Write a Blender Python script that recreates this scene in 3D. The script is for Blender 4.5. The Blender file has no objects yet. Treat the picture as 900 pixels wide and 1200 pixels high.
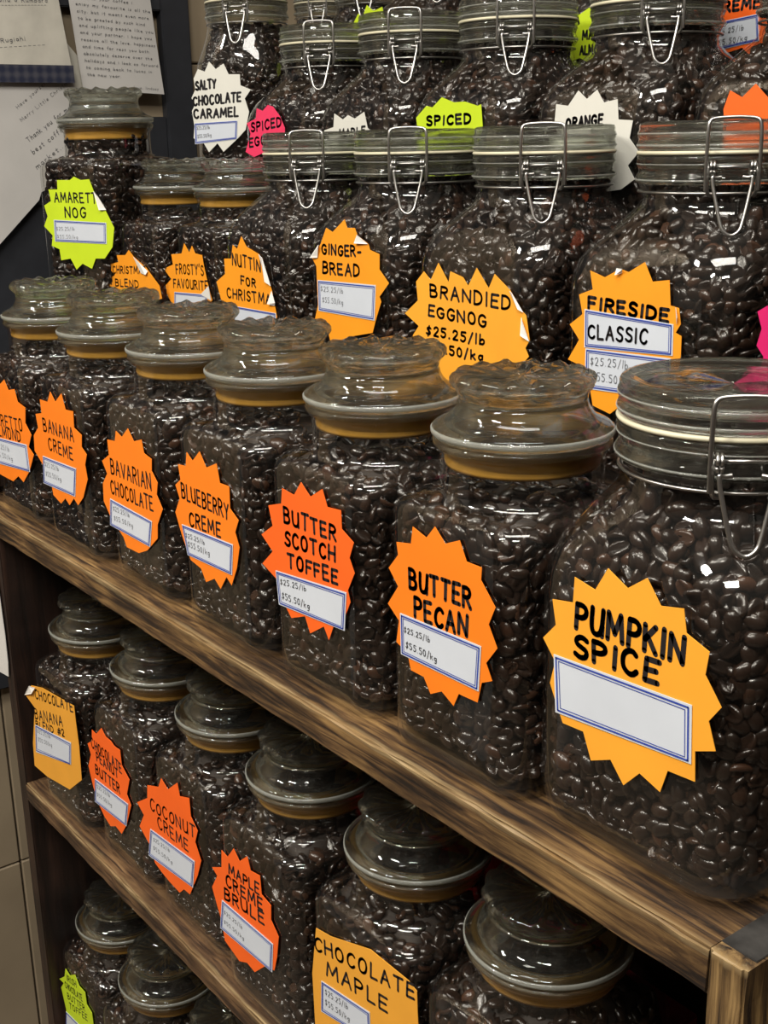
import bpy, bmesh, math
import numpy as np
from mathutils import Vector, Matrix

# ------------------------------------------------------------------ camera, world, lamps, exposure
sc = bpy.context.scene
CAM, YAW, PITCH, ROLL, FPX = (.8253, -.4458, .3946), .9274, -.2946, -.0208, 1447.0
fwd = Vector((-math.sin(YAW) * math.cos(PITCH), math.cos(YAW) * math.cos(PITCH), math.sin(PITCH)))
rt = Vector((math.cos(YAW), math.sin(YAW), 0)); up = rt.cross(fwd)
r2 = rt * math.cos(ROLL) + up * math.sin(ROLL); u2 = -rt * math.sin(ROLL) + up * math.cos(ROLL)
cd = bpy.data.cameras.new('camera'); cam = bpy.data.objects.new('camera', cd); sc.collection.objects.link(cam)
cam.matrix_world = Matrix(((r2.x, u2.x, -fwd.x, CAM[0]), (r2.y, u2.y, -fwd.y, CAM[1]), (r2.z, u2.z, -fwd.z, CAM[2]), (0, 0, 0, 1)))
cd.sensor_fit = 'VERTICAL'; cd.sensor_height = 36; cd.lens = FPX * 36 / 1200; cd.clip_start = .02
sc.camera = cam
W = bpy.data.worlds.new('room_ambience'); sc.world = W; W.use_nodes = True
W.node_tree.nodes['Background'].inputs['Color'].default_value = (1, .90, .76, 1); W.node_tree.nodes['Background'].inputs['Strength'].default_value = .23
def area(name, loc, target, sx, sy, power, col=(1, .95, .87)):
    d = bpy.data.lights.new(name, 'AREA'); d.shape = 'RECTANGLE'; d.size = sx; d.size_y = sy; d.energy = power; d.color = col
    o = bpy.data.objects.new(name, d); o.location = loc; o.rotation_euler = (Vector(target) - Vector(loc)).to_track_quat('-Z', 'Y').to_euler(); sc.collection.objects.link(o); return o
# fluorescent fittings on the shop ceiling, in front of the shelves
for x, y, w_, d_, p_ in ((1.05, -.95, .62, .15, 20), (.1, -1.5, .62, .15, 22), (-.9, -1.3, .62, .15, 22), (.45, -.25, 1.1, .30, 12)):
    o = area('ceiling_lamp', (x, y, 1.70), (x, y, 0), w_, d_, p_ * 1.5); o.rotation_euler = (0, 0, YAW)
sc.view_settings.view_transform = 'Standard'; sc.view_settings.look = 'None'; sc.view_settings.gamma = 1; sc.view_settings.use_curve_mapping = False
sc.view_settings.exposure = .17
cy = sc.cycles; cy.max_bounces = 12; cy.transparent_max_bounces = 28; cy.transmission_bounces = 12; cy.glossy_bounces = 4; cy.diffuse_bounces = 3
cy.caustics_reflective = False; cy.caustics_refractive = False; cy.sample_clamp_indirect = 4; cy.use_denoising = True

LABELS={
'pumpkin':{"c":"amber","o":[[-126,1750],[14,1679],[142,1771],[239,1647],[385,1676],[409,1552],[555,1499],[538,1370],[646,1234],[575,1133],[627,989],[503,938],[514,769],[337,757],[293,613],[149,662],[40,543],[-59,657],[-203,592],[-268,745],[-427,736],[-485,843],[-536,947],[-499,1092],[-598,1206],[-499,1315],[-530,1459],[-372,1485],[-364,1636],[-212,1605]],"s":[[[-507,1136],[471,1183],[487,859],[-483,785]]],"t":[["PUMPKIN",-342,1349,398,1382,148,1.9],["SPICE",-342,1176,241,1223,126,1.9]],"w":[]},
'pecan':{"c":"orange","o":[[-452,1458],[-301,1484],[-281,1602],[-146,1562],[-62,1655],[35,1569],[171,1625],[234,1506],[372,1505],[365,1423],[493,1288],[434,1162],[511,1034],[413,907],[467,809],[375,765],[337,620],[160,613],[110,512],[-7,570],[-119,511],[-187,607],[-320,609],[-354,719],[-471,759],[-439,920],[-556,1005],[-442,1157],[-539,1260],[-436,1375]],"s":[[[-420,980],[374,1005],[352,700],[-418,691]]],"t":[["BUTTER",-316,1187,273,1217,128,1.7],["PECAN",-268,996,241,1024,130,1.7],["$25.25/lb",-377,862,-114,875,36,0.45],["$55.50/kg",-362,758,-47,762,43,0.5]],"w":[]},
'scotch':{"c":"red_orange","o":[[-556,1355],[-376,1409],[-355,1529],[-199,1512],[-102,1627],[11,1545],[164,1634],[219,1517],[383,1530],[386,1397],[522,1333],[466,1209],[521,1113],[435,965],[461,885],[383,741],[254,656],[182,516],[123,602],[-59,491],[-119,607],[-306,536],[-415,640],[-474,787],[-684,866],[-527,1002],[-675,1100],[-510,1207]],"s":[[[-491,863],[424,949],[389,653],[-466,598]]],"t":[["BUTTER",-341,1274,309,1292,112,1.4],["SCOTCH",-343,1103,291,1138,107,1.4],["TOFFEE",-322,936,313,981,102,1.4],["$25.25/lb",-428,772,-82,817,42,0.45],["$55.50/kg",-414,661,-46,689,49,0.5]],"w":[]},
'blue':{"c":"orange","o":[[-354,1531],[-261,1478],[-136,1579],[-40,1465],[130,1533],[166,1381],[310,1384],[303,1203],[425,1134],[362,1022],[415,909],[356,724],[259,554],[184,605],[74,472],[-16,535],[-165,464],[-238,564],[-409,593],[-533,773],[-626,962],[-531,1103],[-590,1208],[-492,1273],[-518,1399],[-385,1410]],"s":[[[-517,882],[324,914],[282,647],[-448,628]]],"t":[["BLUEBERRY",-484,1120,280,1107,129,1.1],["CREME",-382,900,127,929,114,1.2],["$25.25/lb",-457,785,-137,798,38,0.4],["$55.50/kg",-422,710,-63,721,47,0.4]],"w":[]},
'bavar':{"c":"orange","o":[[-261,1467],[-146,1432],[-8,1534],[92,1436],[248,1479],[277,1363],[418,1336],[400,1226],[497,1140],[463,1025],[557,916],[436,748],[415,617],[191,449],[10,378],[-234,373],[-290,459],[-520,578],[-658,723],[-641,901],[-527,1016],[-616,1121],[-452,1209],[-461,1352],[-298,1366]],"s":[[[-499,783],[340,757],[266,501],[-551,512]]],"t":[["BAVARIAN",-431,1043,370,1044,143,1.1],["CHOCOLATE",-470,839,373,858,128,1.1],["$25.25/lb",-446,679,-107,692,43,0.35],["$55.50/kg",-445,588,-53,607,43,0.35]],"w":[]},
'banana':{"c":"orange","o":[[-179,1619],[-75,1532],[96,1642],[162,1493],[345,1506],[328,1345],[495,1299],[468,1177],[572,1122],[510,1009],[538,871],[395,661],[251,551],[161,601],[36,503],[-56,553],[-181,472],[-363,522],[-383,617],[-558,798],[-753,915],[-732,1082],[-592,1187],[-623,1324],[-459,1359],[-468,1498],[-272,1502]],"s":[[[-532,903],[296,933],[208,629],[-586,602]]],"t":[["BANANA",-440,1178,297,1205,128,1.1],["CREME",-354,999,232,1006,120,1.1],["$25.25/lb",-491,803,-141,819,47,0.35],["$55.50/kg",-494,703,-101,721,47,0.35]],"w":[]},
'almond':{"c":"orange","o":[[40,1548],[135,1450],[314,1486],[373,1358],[576,1326],[529,1154],[664,1050],[554,901],[677,841],[505,631],[293,465],[158,504],[-17,410],[-348,410],[-742,421],[-956,612],[-714,856],[-819,1036],[-543,1226],[-551,1369],[-284,1389]],"s":[[[-617,824],[513,921],[527,626],[-716,507]]],"t":[["AMARETTO",-621,980,429,1045,134,1.1],["ALMOND",-446,863,346,919,113,1.1],["$25.25/lb",-490,718,-20,747,52,0.35],["$55.50/kg",-494,619,53,656,52,0.35]],"w":[]},
'nog':{"c":"lime","o":[[-203,2169],[51,2169],[134,2213],[259,2170],[426,2181],[495,2031],[690,1786],[825,1573],[763,1327],[598,1173],[424,1167],[332,1029],[155,1089],[25,1005],[-75,1148],[-269,1118],[-283,1265],[-434,1305],[-396,1443],[-553,1563],[-463,1695],[-512,1834],[-363,1897],[-393,2047],[-212,2048]],"s":[[[-339,1652],[688,1635],[662,1362],[-355,1365]]],"t":[["AMARETTO",-286,1886,654,1882,122,1.3],["NOG",-101,1689,302,1692,122,1.4],["$25.25/lb",-299,1513,62,1522,45,0.35],["$55.50/kg",-296,1412,114,1412,45,0.35]],"w":[[[495,2031],[614,1946],[708,1797],[595,1795]]]},
'xmas':{"c":"amber2","o":[[-208,1304],[-75,1226],[241,1118],[579,910],[624,755],[17,637],[-604,648],[-958,845],[-675,956],[-915,1063],[-539,1132],[-574,1218],[-320,1233]],"s":[],"t":[["CHRISTMAS",-723,975,227,1032,90,1.1],["BLEND",-677,811,4,843,91,1.1]],"w":[[[-75,1226],[130,1164],[304,1069],[273,1024],[109,1034]]]},
'frosty':{"c":"amber2","o":[[-265,1447],[-151,1342],[-76,1427],[-4,1341],[161,1331],[187,1213],[277,949],[342,813],[33,653],[-664,661],[-884,866],[-660,989],[-847,1102],[-589,1172],[-615,1295],[-347,1321]],"s":[[[-593,837],[227,874],[234,600],[-634,557]]],"t":[["FROSTY'S",-515,1067,173,1096,115,1.1],["FAVOURITE",-607,892,253,921,106,1.1],["$25.25/lb",-563,734,152,766,64,0.9]],"w":[[[80,862],[322,982],[322,812]]]},
'nuttin':{"c":"amber2","o":[[-482,1523],[-394,1482],[-289,1624],[-192,1520],[65,1453],[187,1272],[289,1082],[368,809],[91,596],[-361,565],[-781,695],[-799,877],[-890,1091],[-686,1192],[-686,1362],[-535,1371]],"s":[[[-554,851],[355,853],[337,641],[-542,623]]],"t":[["NUTTIN'",-505,1308,135,1269,122,1.2],["FOR",-343,1105,-39,1092,85,1.2],["CHRISTMAS",-659,932,361,935,106,1.2],["$25.25/lb",-415,760,280,773,57,0.9]],"w":[[[65,1453],[166,1424],[277,1135],[195,1174],[123,1331]],[[289,1082],[381,964],[344,933],[226,941]]]},
'ginger':{"c":"amber2","o":[[-354,1785],[-246,1749],[-38,1878],[0,1800],[126,1805],[165,1735],[339,1665],[364,1611],[510,1580],[505,1438],[647,1322],[496,1183],[522,1137],[435,967],[375,830],[36,760],[-338,649],[-377,757],[-608,863],[-544,1016],[-550,1399],[-622,1479],[-461,1623]],"s":[[[-528,1265],[447,1290],[415,951],[-532,957]]],"t":[["GINGER-",-436,1532,211,1538,92,1.4],["BREAD",-433,1340,182,1351,109,1.4],["$25.25/lb",-474,1159,-89,1166,51,0.35],["$55.50/kg",-450,1050,-94,1057,52,0.35]],"w":[[[165,1735],[193,1745],[339,1665],[147,1663]],[[-491,1613],[-462,1606],[-514,1486],[-622,1479]]]},
'brandied':{"c":"amber","o":[[-597,1493],[-503,1426],[-396,1579],[-260,1422],[-237,1518],[-70,1480],[-4,1413],[104,1570],[254,1413],[326,1536],[512,1420],[655,1268],[706,1232],[749,1037],[701,969],[742,905],[543,724],[334,652],[173,526],[-26,557],[-221,453],[-396,558],[-636,602],[-765,911],[-678,1005],[-873,1100],[-686,1232],[-707,1395]],"s":[],"t":[["BRANDIED",-505,1285,514,1261,104,1.3],["EGGNOG",-531,1111,224,1092,90,1.3],["$25.25/lb",-570,940,204,939,76,1.2],["$55.50/kg",-596,800,183,799,77,1.2]],"w":[[[512,1413],[563,1403],[675,1256],[635,1280]],[[656,1213],[686,1195],[749,1030],[669,1070]]]},
'fireside':{"c":"amber2","o":[[-464,1652],[-317,1613],[-171,1684],[-89,1666],[59,1747],[136,1616],[288,1639],[307,1464],[383,1454],[405,1344],[364,1280],[417,1262],[419,1125],[378,798],[223,786],[109,661],[-59,730],[-222,608],[-398,645],[-470,917],[-670,964],[-558,1128],[-660,1234],[-530,1324],[-570,1467],[-432,1517]],"s":[[[-505,1365],[345,1338],[351,1117],[-498,1077]],[[-485,1072],[337,1097],[347,799],[-482,765]]],"t":[["FIRESIDE",-466,1371,291,1350,88,1.6],["CLASSIC",-457,1156,113,1179,96,1.1],["$25.25/lb",-428,955,-54,972,58,0.4],["$55.50/kg",-406,841,-23,850,59,0.4]],"w":[[[-196,1688],[-122,1687],[-145,1656],[-193,1640]],[[360,1457],[394,1390],[375,1341]]]},
'magenta':{"c":"magenta","o":[[-847,1508],[-806,1403],[-836,1290],[-778,1225],[-807,1098],[-694,1002],[-348,1000],[-221,1231],[-334,1479],[-523,1565],[-705,1506],[-773,1553]],"s":[],"t":[],"w":[]},
'salty':{"c":"white","o":[[-268,2372],[-177,2274],[-63,2339],[2,2205],[159,2200],[163,2063],[305,2006],[214,1898],[265,1731],[204,1508],[88,1402],[-132,1232],[-212,1343],[-344,1230],[-412,1346],[-557,1414],[-534,1567],[-557,1762],[-502,1847],[-552,1924],[-489,2029],[-504,2168],[-434,2283],[-338,2248]],"s":[[[-531,1605],[96,1628],[75,1392],[-538,1337]]],"t":[["SALTY",-477,2018,-192,2046,107,1.6],["CHOCOLATE",-528,1826,152,1867,108,1.6],["CARAMEL",-527,1664,104,1682,108,1.6],["$25.25/lb",-499,1522,-312,1529,44,0.4],["$55.50/kg",-495,1413,-294,1431,44,0.4]],"w":[]},
'segg':{"c":"pink","o":[[-368,1749],[-232,1715],[-108,1781],[7,1758],[151,1646],[253,1506],[237,1310],[-42,1191],[-298,1212],[-484,1171],[-684,1234],[-539,1449],[-618,1578],[-399,1629]],"s":[],"t":[["SPICED",-516,1473,179,1532,102,1.5],["EGGNOG",-574,1295,259,1349,103,1.5]],"w":[]},
'white':{"c":"white","o":[[-353,1645],[-189,1577],[-88,1620],[41,1581],[219,1648],[276,1477],[414,1403],[347,1279],[88,1207],[-239,1245],[-490,1322],[-568,1464],[-378,1498]],"s":[],"t":[["MAPLE",-265,1394,226,1415,74,1.4]],"w":[]},
'syel':{"c":"lime","o":[[-617,1564],[-446,1677],[-349,1658],[-198,1752],[-11,1697],[159,1699],[351,1653],[401,1667],[427,1444],[352,1283],[93,1244],[-243,1271],[-522,1333],[-604,1496]],"s":[],"t":[["SPICED",-435,1484,249,1495,84,1.6]],"w":[]},
'big':{"c":"white","o":[[-415,1635],[-262,1615],[-139,1742],[-32,1666],[89,1740],[175,1630],[334,1653],[352,1484],[519,1473],[488,1325],[600,1211],[479,1097],[563,983],[410,894],[125,859],[-174,898],[-364,1010],[-447,1200],[-374,1350],[-432,1464]],"s":[],"t":[["ORANGE",-278,1424,163,1445,81,1.5]],"w":[]},
'last3':{"c":"red_orange","o":[[-380,1537],[-324,1677],[-205,1621],[-84,1717],[35,1613],[144,1695],[230,1581],[346,1553],[392,1379],[303,1194],[75,1130],[-211,1162],[-348,1327]],"s":[],"t":[],"w":[]},
'r4a':{"c":"lime","o":[[-807,1778],[-688,1893],[-596,1844],[-497,1980],[-353,1896],[-171,1931],[-105,1754],[-148,1554],[-516,1527],[-777,1608]],"s":[],"t":[],"w":[]},
'r4b':{"c":"lime","o":[[-351,1616],[-522,1547],[-494,1460],[-618,1401],[-589,1296],[-646,1092],[-481,1117],[-329,1048],[-83,1010],[3,1239],[-68,1493],[-213,1521]],"s":[],"t":[["MAPLE",-450,1303,-95,1296,86,1.4],["ALMOND",-482,1151,-88,1145,86,1.4]],"w":[]},
'r4c':{"c":"red_orange","o":[[-931,1611],[-875,1380],[-927,1262],[-837,1133],[-751,1051],[-576,1086],[-473,1004],[-364,1072],[-251,1183],[-323,1481],[-445,1601],[-719,1680]],"s":[[[-951,1325],[-417,1372],[-388,1133],[-893,1075]]],"t":[["CREME",-917,1413,-412,1430,92,1.7],["$25.25/lb",-903,1214,-569,1243,46,0.5],["$55.50/kg",-896,1121,-523,1150,47,0.5]],"w":[]},
'cbanana':{"c":"amber3","o":[[-582,1419],[-236,1512],[645,1620],[649,1442],[672,1148],[649,739],[269,458],[-385,337],[-771,318],[-743,619],[-552,1152],[-816,1217]],"s":[[[-587,923],[464,1115],[397,819],[-661,542]]],"t":[["CHOCOLATE",-490,1293,604,1535,106,1.1],["BANANA",-565,1007,263,1231,120,1.1],["BLEND #2",-568,897,282,1115,85,1.0],["$25.25/lb",-531,847,-141,926,48,0.3],["$55.50/kg",-534,736,-116,829,49,0.3]],"w":[[[-816,1217],[-582,1419],[-453,1434],[-527,1343]]]},
'cpb':{"c":"red_orange","o":[[-510,1430],[-407,1422],[-256,1549],[-166,1487],[-45,1487],[29,1459],[168,1468],[176,1298],[333,1202],[238,996],[319,905],[170,621],[18,438],[-119,465],[-255,401],[-392,450],[-503,533],[-620,698],[-701,930],[-600,1104],[-664,1209],[-540,1289]],"s":[[[-547,842],[259,898],[166,599],[-610,537]]],"t":[["CHOCOLATE",-556,1213,159,1204,109,1.1],["PEANUT",-453,1095,61,1104,98,1.1],["BUTTER",-510,919,69,931,111,1.2],["$25.25/lb",-502,750,-182,779,44,0.3],["$55.50/kg",-523,648,-161,678,45,0.3]],"w":[]},
'coco':{"c":"red_orange","o":[[-662,1320],[-414,1409],[-343,1532],[-214,1470],[-4,1633],[27,1505],[217,1571],[223,1380],[339,1283],[272,1135],[365,983],[274,783],[86,482],[-33,476],[-131,387],[-339,403],[-496,429],[-636,465],[-703,616],[-926,742],[-801,926],[-937,1008],[-687,1168]],"s":[[[-668,835],[244,923],[168,600],[-761,490]]],"t":[["COCONUT",-630,1066,278,1183,122,1.1],["CREME",-488,938,118,960,122,1.1],["$25.25/lb",-612,727,-266,772,42,0.3],["$55.50/kg",-629,623,-231,658,42,0.3]],"w":[]},
'maple':{"c":"red_orange","o":[[-490,1403],[-389,1385],[-272,1526],[-181,1446],[-43,1564],[0,1446],[152,1475],[163,1300],[307,1270],[295,1124],[404,1020],[359,795],[306,638],[153,590],[-30,421],[-156,443],[-293,380],[-538,453],[-577,645],[-639,762],[-713,918],[-601,1090],[-687,1133],[-510,1222]],"s":[[[-535,880],[315,904],[276,603],[-603,551]]],"t":[["MAPLE",-377,1230,121,1278,99,1.2],["CREME",-439,1070,163,1152,109,1.3],["BRULE",-486,915,178,1018,111,1.3],["$25.25/lb",-504,756,-194,769,38,0.3],["$55.50/kg",-516,653,-176,667,37,0.3]],"w":[]},
'cmaple':{"c":"amber3","o":[[-464,1450],[-262,1488],[255,1668],[701,1670],[796,1638],[801,1451],[814,1211],[507,968],[67,710],[-535,471],[-546,988]],"s":[[[-412,998],[229,1107],[239,848],[-433,699]]],"t":[["CHOCOLATE",-491,1241,765,1556,121,1.3],["MAPLE",-334,1092,445,1245,121,1.3],["$25.25/lb",-359,905,-54,956,49,0.4],["$55.50/kg",-365,806,-37,859,49,0.4]],"w":[]},
'b1':{"c":"lime","o":[[-370,1503],[-247,1477],[-66,1597],[39,1499],[215,1509],[229,1345],[368,1310],[380,1133],[167,820],[-127,511],[-590,443],[-505,810],[-601,1086],[-490,1217],[-628,1197],[-431,1353]],"s":[[[-512,780],[-26,859],[-58,596],[-587,458]]],"t":[["IRISH",-357,1335,-55,1418,88,0.8],["CHOCOLATE",-445,1180,98,1313,89,0.8],["BUTTER",-398,1044,147,1195,89,0.8],["TOFFEE",-374,918,200,1092,89,0.8]],"w":[]},
}
# ------------------------------------------------------------------ helpers
COL = bpy.context.scene.collection
rng = np.random.default_rng(7)

def link(o, parent=None):
    COL.objects.link(o)
    if parent is not None: o.parent = parent
    return o

def tag(o, label=None, cat=None, group=None, kind=None):
    if label: o['label'] = label
    if cat: o['category'] = cat
    if group: o['group'] = group
    if kind: o['kind'] = kind
    return o

def empty(name, loc, rz=0):
    o = bpy.data.objects.new(name, None); o.empty_display_size = .02
    o.location = loc; o.rotation_euler = (0, 0, rz)
    return link(o)

def mesh(name, V, Fc, mat, smooth=False):
    me = bpy.data.meshes.new(name); me.from_pydata([tuple(map(float, v)) for v in V], [], [tuple(f) for f in Fc])
    if smooth: me.polygons.foreach_set('use_smooth', [True] * len(me.polygons))
    if mat: me.materials.append(mat)
    me.update(); return me

def obj(name, me, parent=None, loc=(0, 0, 0)):
    o = bpy.data.objects.new(name, me); o.location = loc
    return link(o, parent)

def fix_normals(me):
    bm = bmesh.new(); bm.from_mesh(me); bmesh.ops.recalc_face_normals(bm, faces=bm.faces); bm.to_mesh(me); bm.free()

def box_mesh(name, lo, hi, mat, bevel=.0, seg=2):
    bm = bmesh.new(); bmesh.ops.create_cube(bm, size=1)
    lo, hi = Vector(lo), Vector(hi)
    for v in bm.verts: v.co = Vector([(lo[i] + hi[i]) / 2 + v.co[i] * (hi[i] - lo[i]) for i in range(3)])
    if bevel: bmesh.ops.bevel(bm, geom=bm.edges[:], offset=bevel, segments=seg, affect='EDGES')
    me = bpy.data.meshes.new(name); bm.to_mesh(me); bm.free(); me.materials.append(mat)
    return me

def tube(name, paths, rad, mat, n=8, closed=False):
    V, Fc = [], []
    for P in paths:
        P = [Vector(p) for p in P]; m = len(P); base = len(V); up = None
        for i, p in enumerate(P):
            if closed: t = (P[(i + 1) % m] - P[i - 1]).normalized()
            else: t = (P[min(i + 1, m - 1)] - P[max(i - 1, 0)]).normalized()
            if up is None: up = t.orthogonal().normalized()
            up = (up - t * up.dot(t)).normalized(); b = t.cross(up)
            for k in range(n):
                a = 2 * math.pi * k / n; V.append(p + (up * math.cos(a) + b * math.sin(a)) * rad)
        for i in range(m if closed else m - 1):
            j = (i + 1) % m
            for k in range(n):
                Fc.append((base + i * n + k, base + i * n + (k + 1) % n, base + j * n + (k + 1) % n, base + j * n + k))
        if not closed:
            Fc.append(tuple(base + k for k in range(n))[::-1]); Fc.append(tuple(base + (m - 1) * n + k for k in range(n)))
    return mesh(name, V, Fc, mat, True)

def smooth_path(P, it=3, closed=False):
    P = [Vector(p) for p in P]
    for _ in range(it):
        Q = [] if closed else [P[0]]
        for i in range(len(P) if closed else len(P) - 1):
            a, b = P[i], P[(i + 1) % len(P)]
            Q += [a * .75 + b * .25, a * .25 + b * .75]
        if not closed: Q.append(P[-1])
        P = Q
    return P

# ------------------------------------------------------------------ materials
def new_mat(name):
    m = bpy.data.materials.new(name); m.use_nodes = True; nt = m.node_tree; nt.nodes.clear()
    return m, nt, nt.nodes.new('ShaderNodeOutputMaterial')

def N(nt, t, **kw):
    n = nt.nodes.new(t)
    for k, v in kw.items():
        if k.startswith('in_'): n.inputs[k[3:].replace('_', ' ')].default_value = v
        else: setattr(n, k, v)
    return n

def plain(name, col, rough=.5, metal=0, noise=0, nscale=40, bump=0, spec=.5, trans=0, coat=0):
    m, nt, out = new_mat(name); b = N(nt, 'ShaderNodeBsdfPrincipled'); L = nt.links.new
    b.inputs['Base Color'].default_value = (*col, 1); b.inputs['Roughness'].default_value = rough
    b.inputs['Metallic'].default_value = metal; b.inputs['Specular IOR Level'].default_value = spec
    b.inputs['Transmission Weight'].default_value = trans; b.inputs['Coat Weight'].default_value = coat
    tc = N(nt, 'ShaderNodeTexCoord'); nz = N(nt, 'ShaderNodeTexNoise'); nz.inputs['Scale'].default_value = nscale; nz.inputs['Detail'].default_value = 5
    L(tc.outputs['Object'], nz.inputs['Vector'])
    if noise:
        r = N(nt, 'ShaderNodeValToRGB'); L(nz.outputs['Fac'], r.inputs['Fac'])
        r.color_ramp.elements[0].color = (*[c * (1 - noise) for c in col], 1); r.color_ramp.elements[1].color = (*[min(1, c * (1 + noise)) for c in col], 1)
        r.color_ramp.elements[0].position = .3; r.color_ramp.elements[1].position = .7
        L(r.outputs['Color'], b.inputs['Base Color'])
    if bump:
        bp = N(nt, 'ShaderNodeBump'); bp.inputs['Strength'].default_value = bump; bp.inputs['Distance'].default_value = .002
        L(nz.outputs['Fac'], bp.inputs['Height']); L(bp.outputs['Normal'], b.inputs['Normal'])
    L(b.outputs['BSDF'], out.inputs['Surface']); return m

def glass_wall():
    # thin clear glass: Fresnel reflection over straight transmission, faint smudges on the outside
    m, nt, out = new_mat('jar_glass'); L = nt.links.new
    tr = N(nt, 'ShaderNodeBsdfTransparent'); tr.inputs['Color'].default_value = (.972, .970, .958, 1)
    gl = N(nt, 'ShaderNodeBsdfGlossy'); gl.inputs['Roughness'].default_value = .035; gl.inputs['Color'].default_value = (1, 1, 1, 1)
    fr = N(nt, 'ShaderNodeFresnel'); fr.inputs['IOR'].default_value = 1.55
    ge = N(nt, 'ShaderNodeNewGeometry'); inv = N(nt, 'ShaderNodeMath', operation='SUBTRACT'); inv.inputs[0].default_value = 1
    mul = N(nt, 'ShaderNodeMath', operation='MULTIPLY'); L(ge.outputs['Backfacing'], inv.inputs[1]); L(fr.outputs['Fac'], mul.inputs[0]); L(inv.outputs[0], mul.inputs[1])
    tc = N(nt, 'ShaderNodeTexCoord'); nz = N(nt, 'ShaderNodeTexNoise'); nz.inputs['Scale'].default_value = 28; nz.inputs['Detail'].default_value = 1
    L(tc.outputs['Object'], nz.inputs['Vector'])
    bp = N(nt, 'ShaderNodeBump'); bp.inputs['Strength'].default_value = .22; bp.inputs['Distance'].default_value = .003; L(nz.outputs['Fac'], bp.inputs['Height'])
    L(bp.outputs['Normal'], gl.inputs['Normal']); L(bp.outputs['Normal'], fr.inputs['Normal'])
    mx = N(nt, 'ShaderNodeMixShader'); L(mul.outputs[0], mx.inputs['Fac']); L(tr.outputs[0], mx.inputs[1]); L(gl.outputs[0], mx.inputs[2])
    df = N(nt, 'ShaderNodeBsdfDiffuse'); df.inputs['Color'].default_value = (.62, .6, .55, 1)
    n2 = N(nt, 'ShaderNodeTexNoise'); n2.inputs['Scale'].default_value = 14; n2.inputs['Detail'].default_value = 6; L(tc.outputs['Object'], n2.inputs['Vector'])
    mr = N(nt, 'ShaderNodeMapRange'); mr.inputs['From Min'].default_value = .45; mr.inputs['From Max'].default_value = .75; mr.inputs['To Min'].default_value = .001; mr.inputs['To Max'].default_value = .011
    L(n2.outputs['Fac'], mr.inputs['Value']); m2 = N(nt, 'ShaderNodeMath', operation='MULTIPLY'); L(mr.outputs[0], m2.inputs[0]); L(inv.outputs[0], m2.inputs[1])
    mz = N(nt, 'ShaderNodeMixShader'); L(m2.outputs[0], mz.inputs['Fac']); L(mx.outputs[0], mz.inputs[1]); L(df.outputs[0], mz.inputs[2])
    L(mz.outputs[0], out.inputs['Surface']); return m

def glass_solid():
    m, nt, out = new_mat('lid_glass'); L = nt.links.new
    g = N(nt, 'ShaderNodeBsdfGlass'); g.inputs['Color'].default_value = (.96, .975, .95, 1); g.inputs['IOR'].default_value = 1.47; g.inputs['Roughness'].default_value = .0
    tr = N(nt, 'ShaderNodeBsdfTransparent'); tr.inputs['Color'].default_value = (.95, .96, .93, 1)
    mx = N(nt, 'ShaderNodeMixShader'); mx.inputs['Fac'].default_value = .30
    L(g.outputs[0], mx.inputs[1]); L(tr.outputs[0], mx.inputs[2])
    df = N(nt, 'ShaderNodeBsdfDiffuse'); df.inputs['Color'].default_value = (.85, .82, .74, 1); m2 = N(nt, 'ShaderNodeMixShader'); m2.inputs['Fac'].default_value = .005  # pale diffuse haze added in place of ceiling light caught by the lid
    L(mx.outputs[0], m2.inputs[1]); L(df.outputs[0], m2.inputs[2]); L(m2.outputs[0], out.inputs['Surface']); return m

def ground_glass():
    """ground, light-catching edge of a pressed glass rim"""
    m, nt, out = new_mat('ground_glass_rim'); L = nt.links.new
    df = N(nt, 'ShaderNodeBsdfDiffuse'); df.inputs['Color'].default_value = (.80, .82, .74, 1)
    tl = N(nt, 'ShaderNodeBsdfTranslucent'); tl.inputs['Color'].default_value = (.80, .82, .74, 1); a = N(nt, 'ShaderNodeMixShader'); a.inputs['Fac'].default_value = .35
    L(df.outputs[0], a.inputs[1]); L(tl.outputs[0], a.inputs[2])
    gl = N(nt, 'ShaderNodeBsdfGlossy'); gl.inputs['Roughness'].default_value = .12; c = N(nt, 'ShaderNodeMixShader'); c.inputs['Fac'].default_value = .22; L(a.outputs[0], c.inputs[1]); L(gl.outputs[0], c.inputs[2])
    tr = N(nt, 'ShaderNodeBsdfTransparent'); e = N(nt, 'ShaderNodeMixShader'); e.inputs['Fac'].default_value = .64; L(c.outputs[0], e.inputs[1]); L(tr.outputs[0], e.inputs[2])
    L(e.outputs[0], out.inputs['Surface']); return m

def bean_mat():
    m, nt, out = new_mat('roasted_bean'); L = nt.links.new
    b = N(nt, 'ShaderNodeBsdfPrincipled'); ge = N(nt, 'ShaderNodeNewGeometry'); r = N(nt, 'ShaderNodeValToRGB')
    e = r.color_ramp.elements; e[0].color = (.010, .0058, .004, 1); e[1].color = (.050, .023, .013, 1)
    e.new(.85).color = (.018, .0095, .0062, 1)
    L(ge.outputs['Random Per Island'], r.inputs['Fac']); L(r.outputs['Color'], b.inputs['Base Color'])
    b.inputs['Roughness'].default_value = .24; b.inputs['Specular IOR Level'].default_value = .55
    tc = N(nt, 'ShaderNodeTexCoord'); nz = N(nt, 'ShaderNodeTexNoise'); nz.inputs['Scale'].default_value = 420; nz.inputs['Detail'].default_value = 3; L(tc.outputs['Object'], nz.inputs['Vector'])
    bp = N(nt, 'ShaderNodeBump'); bp.inputs['Strength'].default_value = .35; bp.inputs['Distance'].default_value = .0006; L(nz.outputs['Fac'], bp.inputs['Height']); L(bp.outputs['Normal'], b.inputs['Normal'])
    L(b.outputs['BSDF'], out.inputs['Surface']); return m

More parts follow.
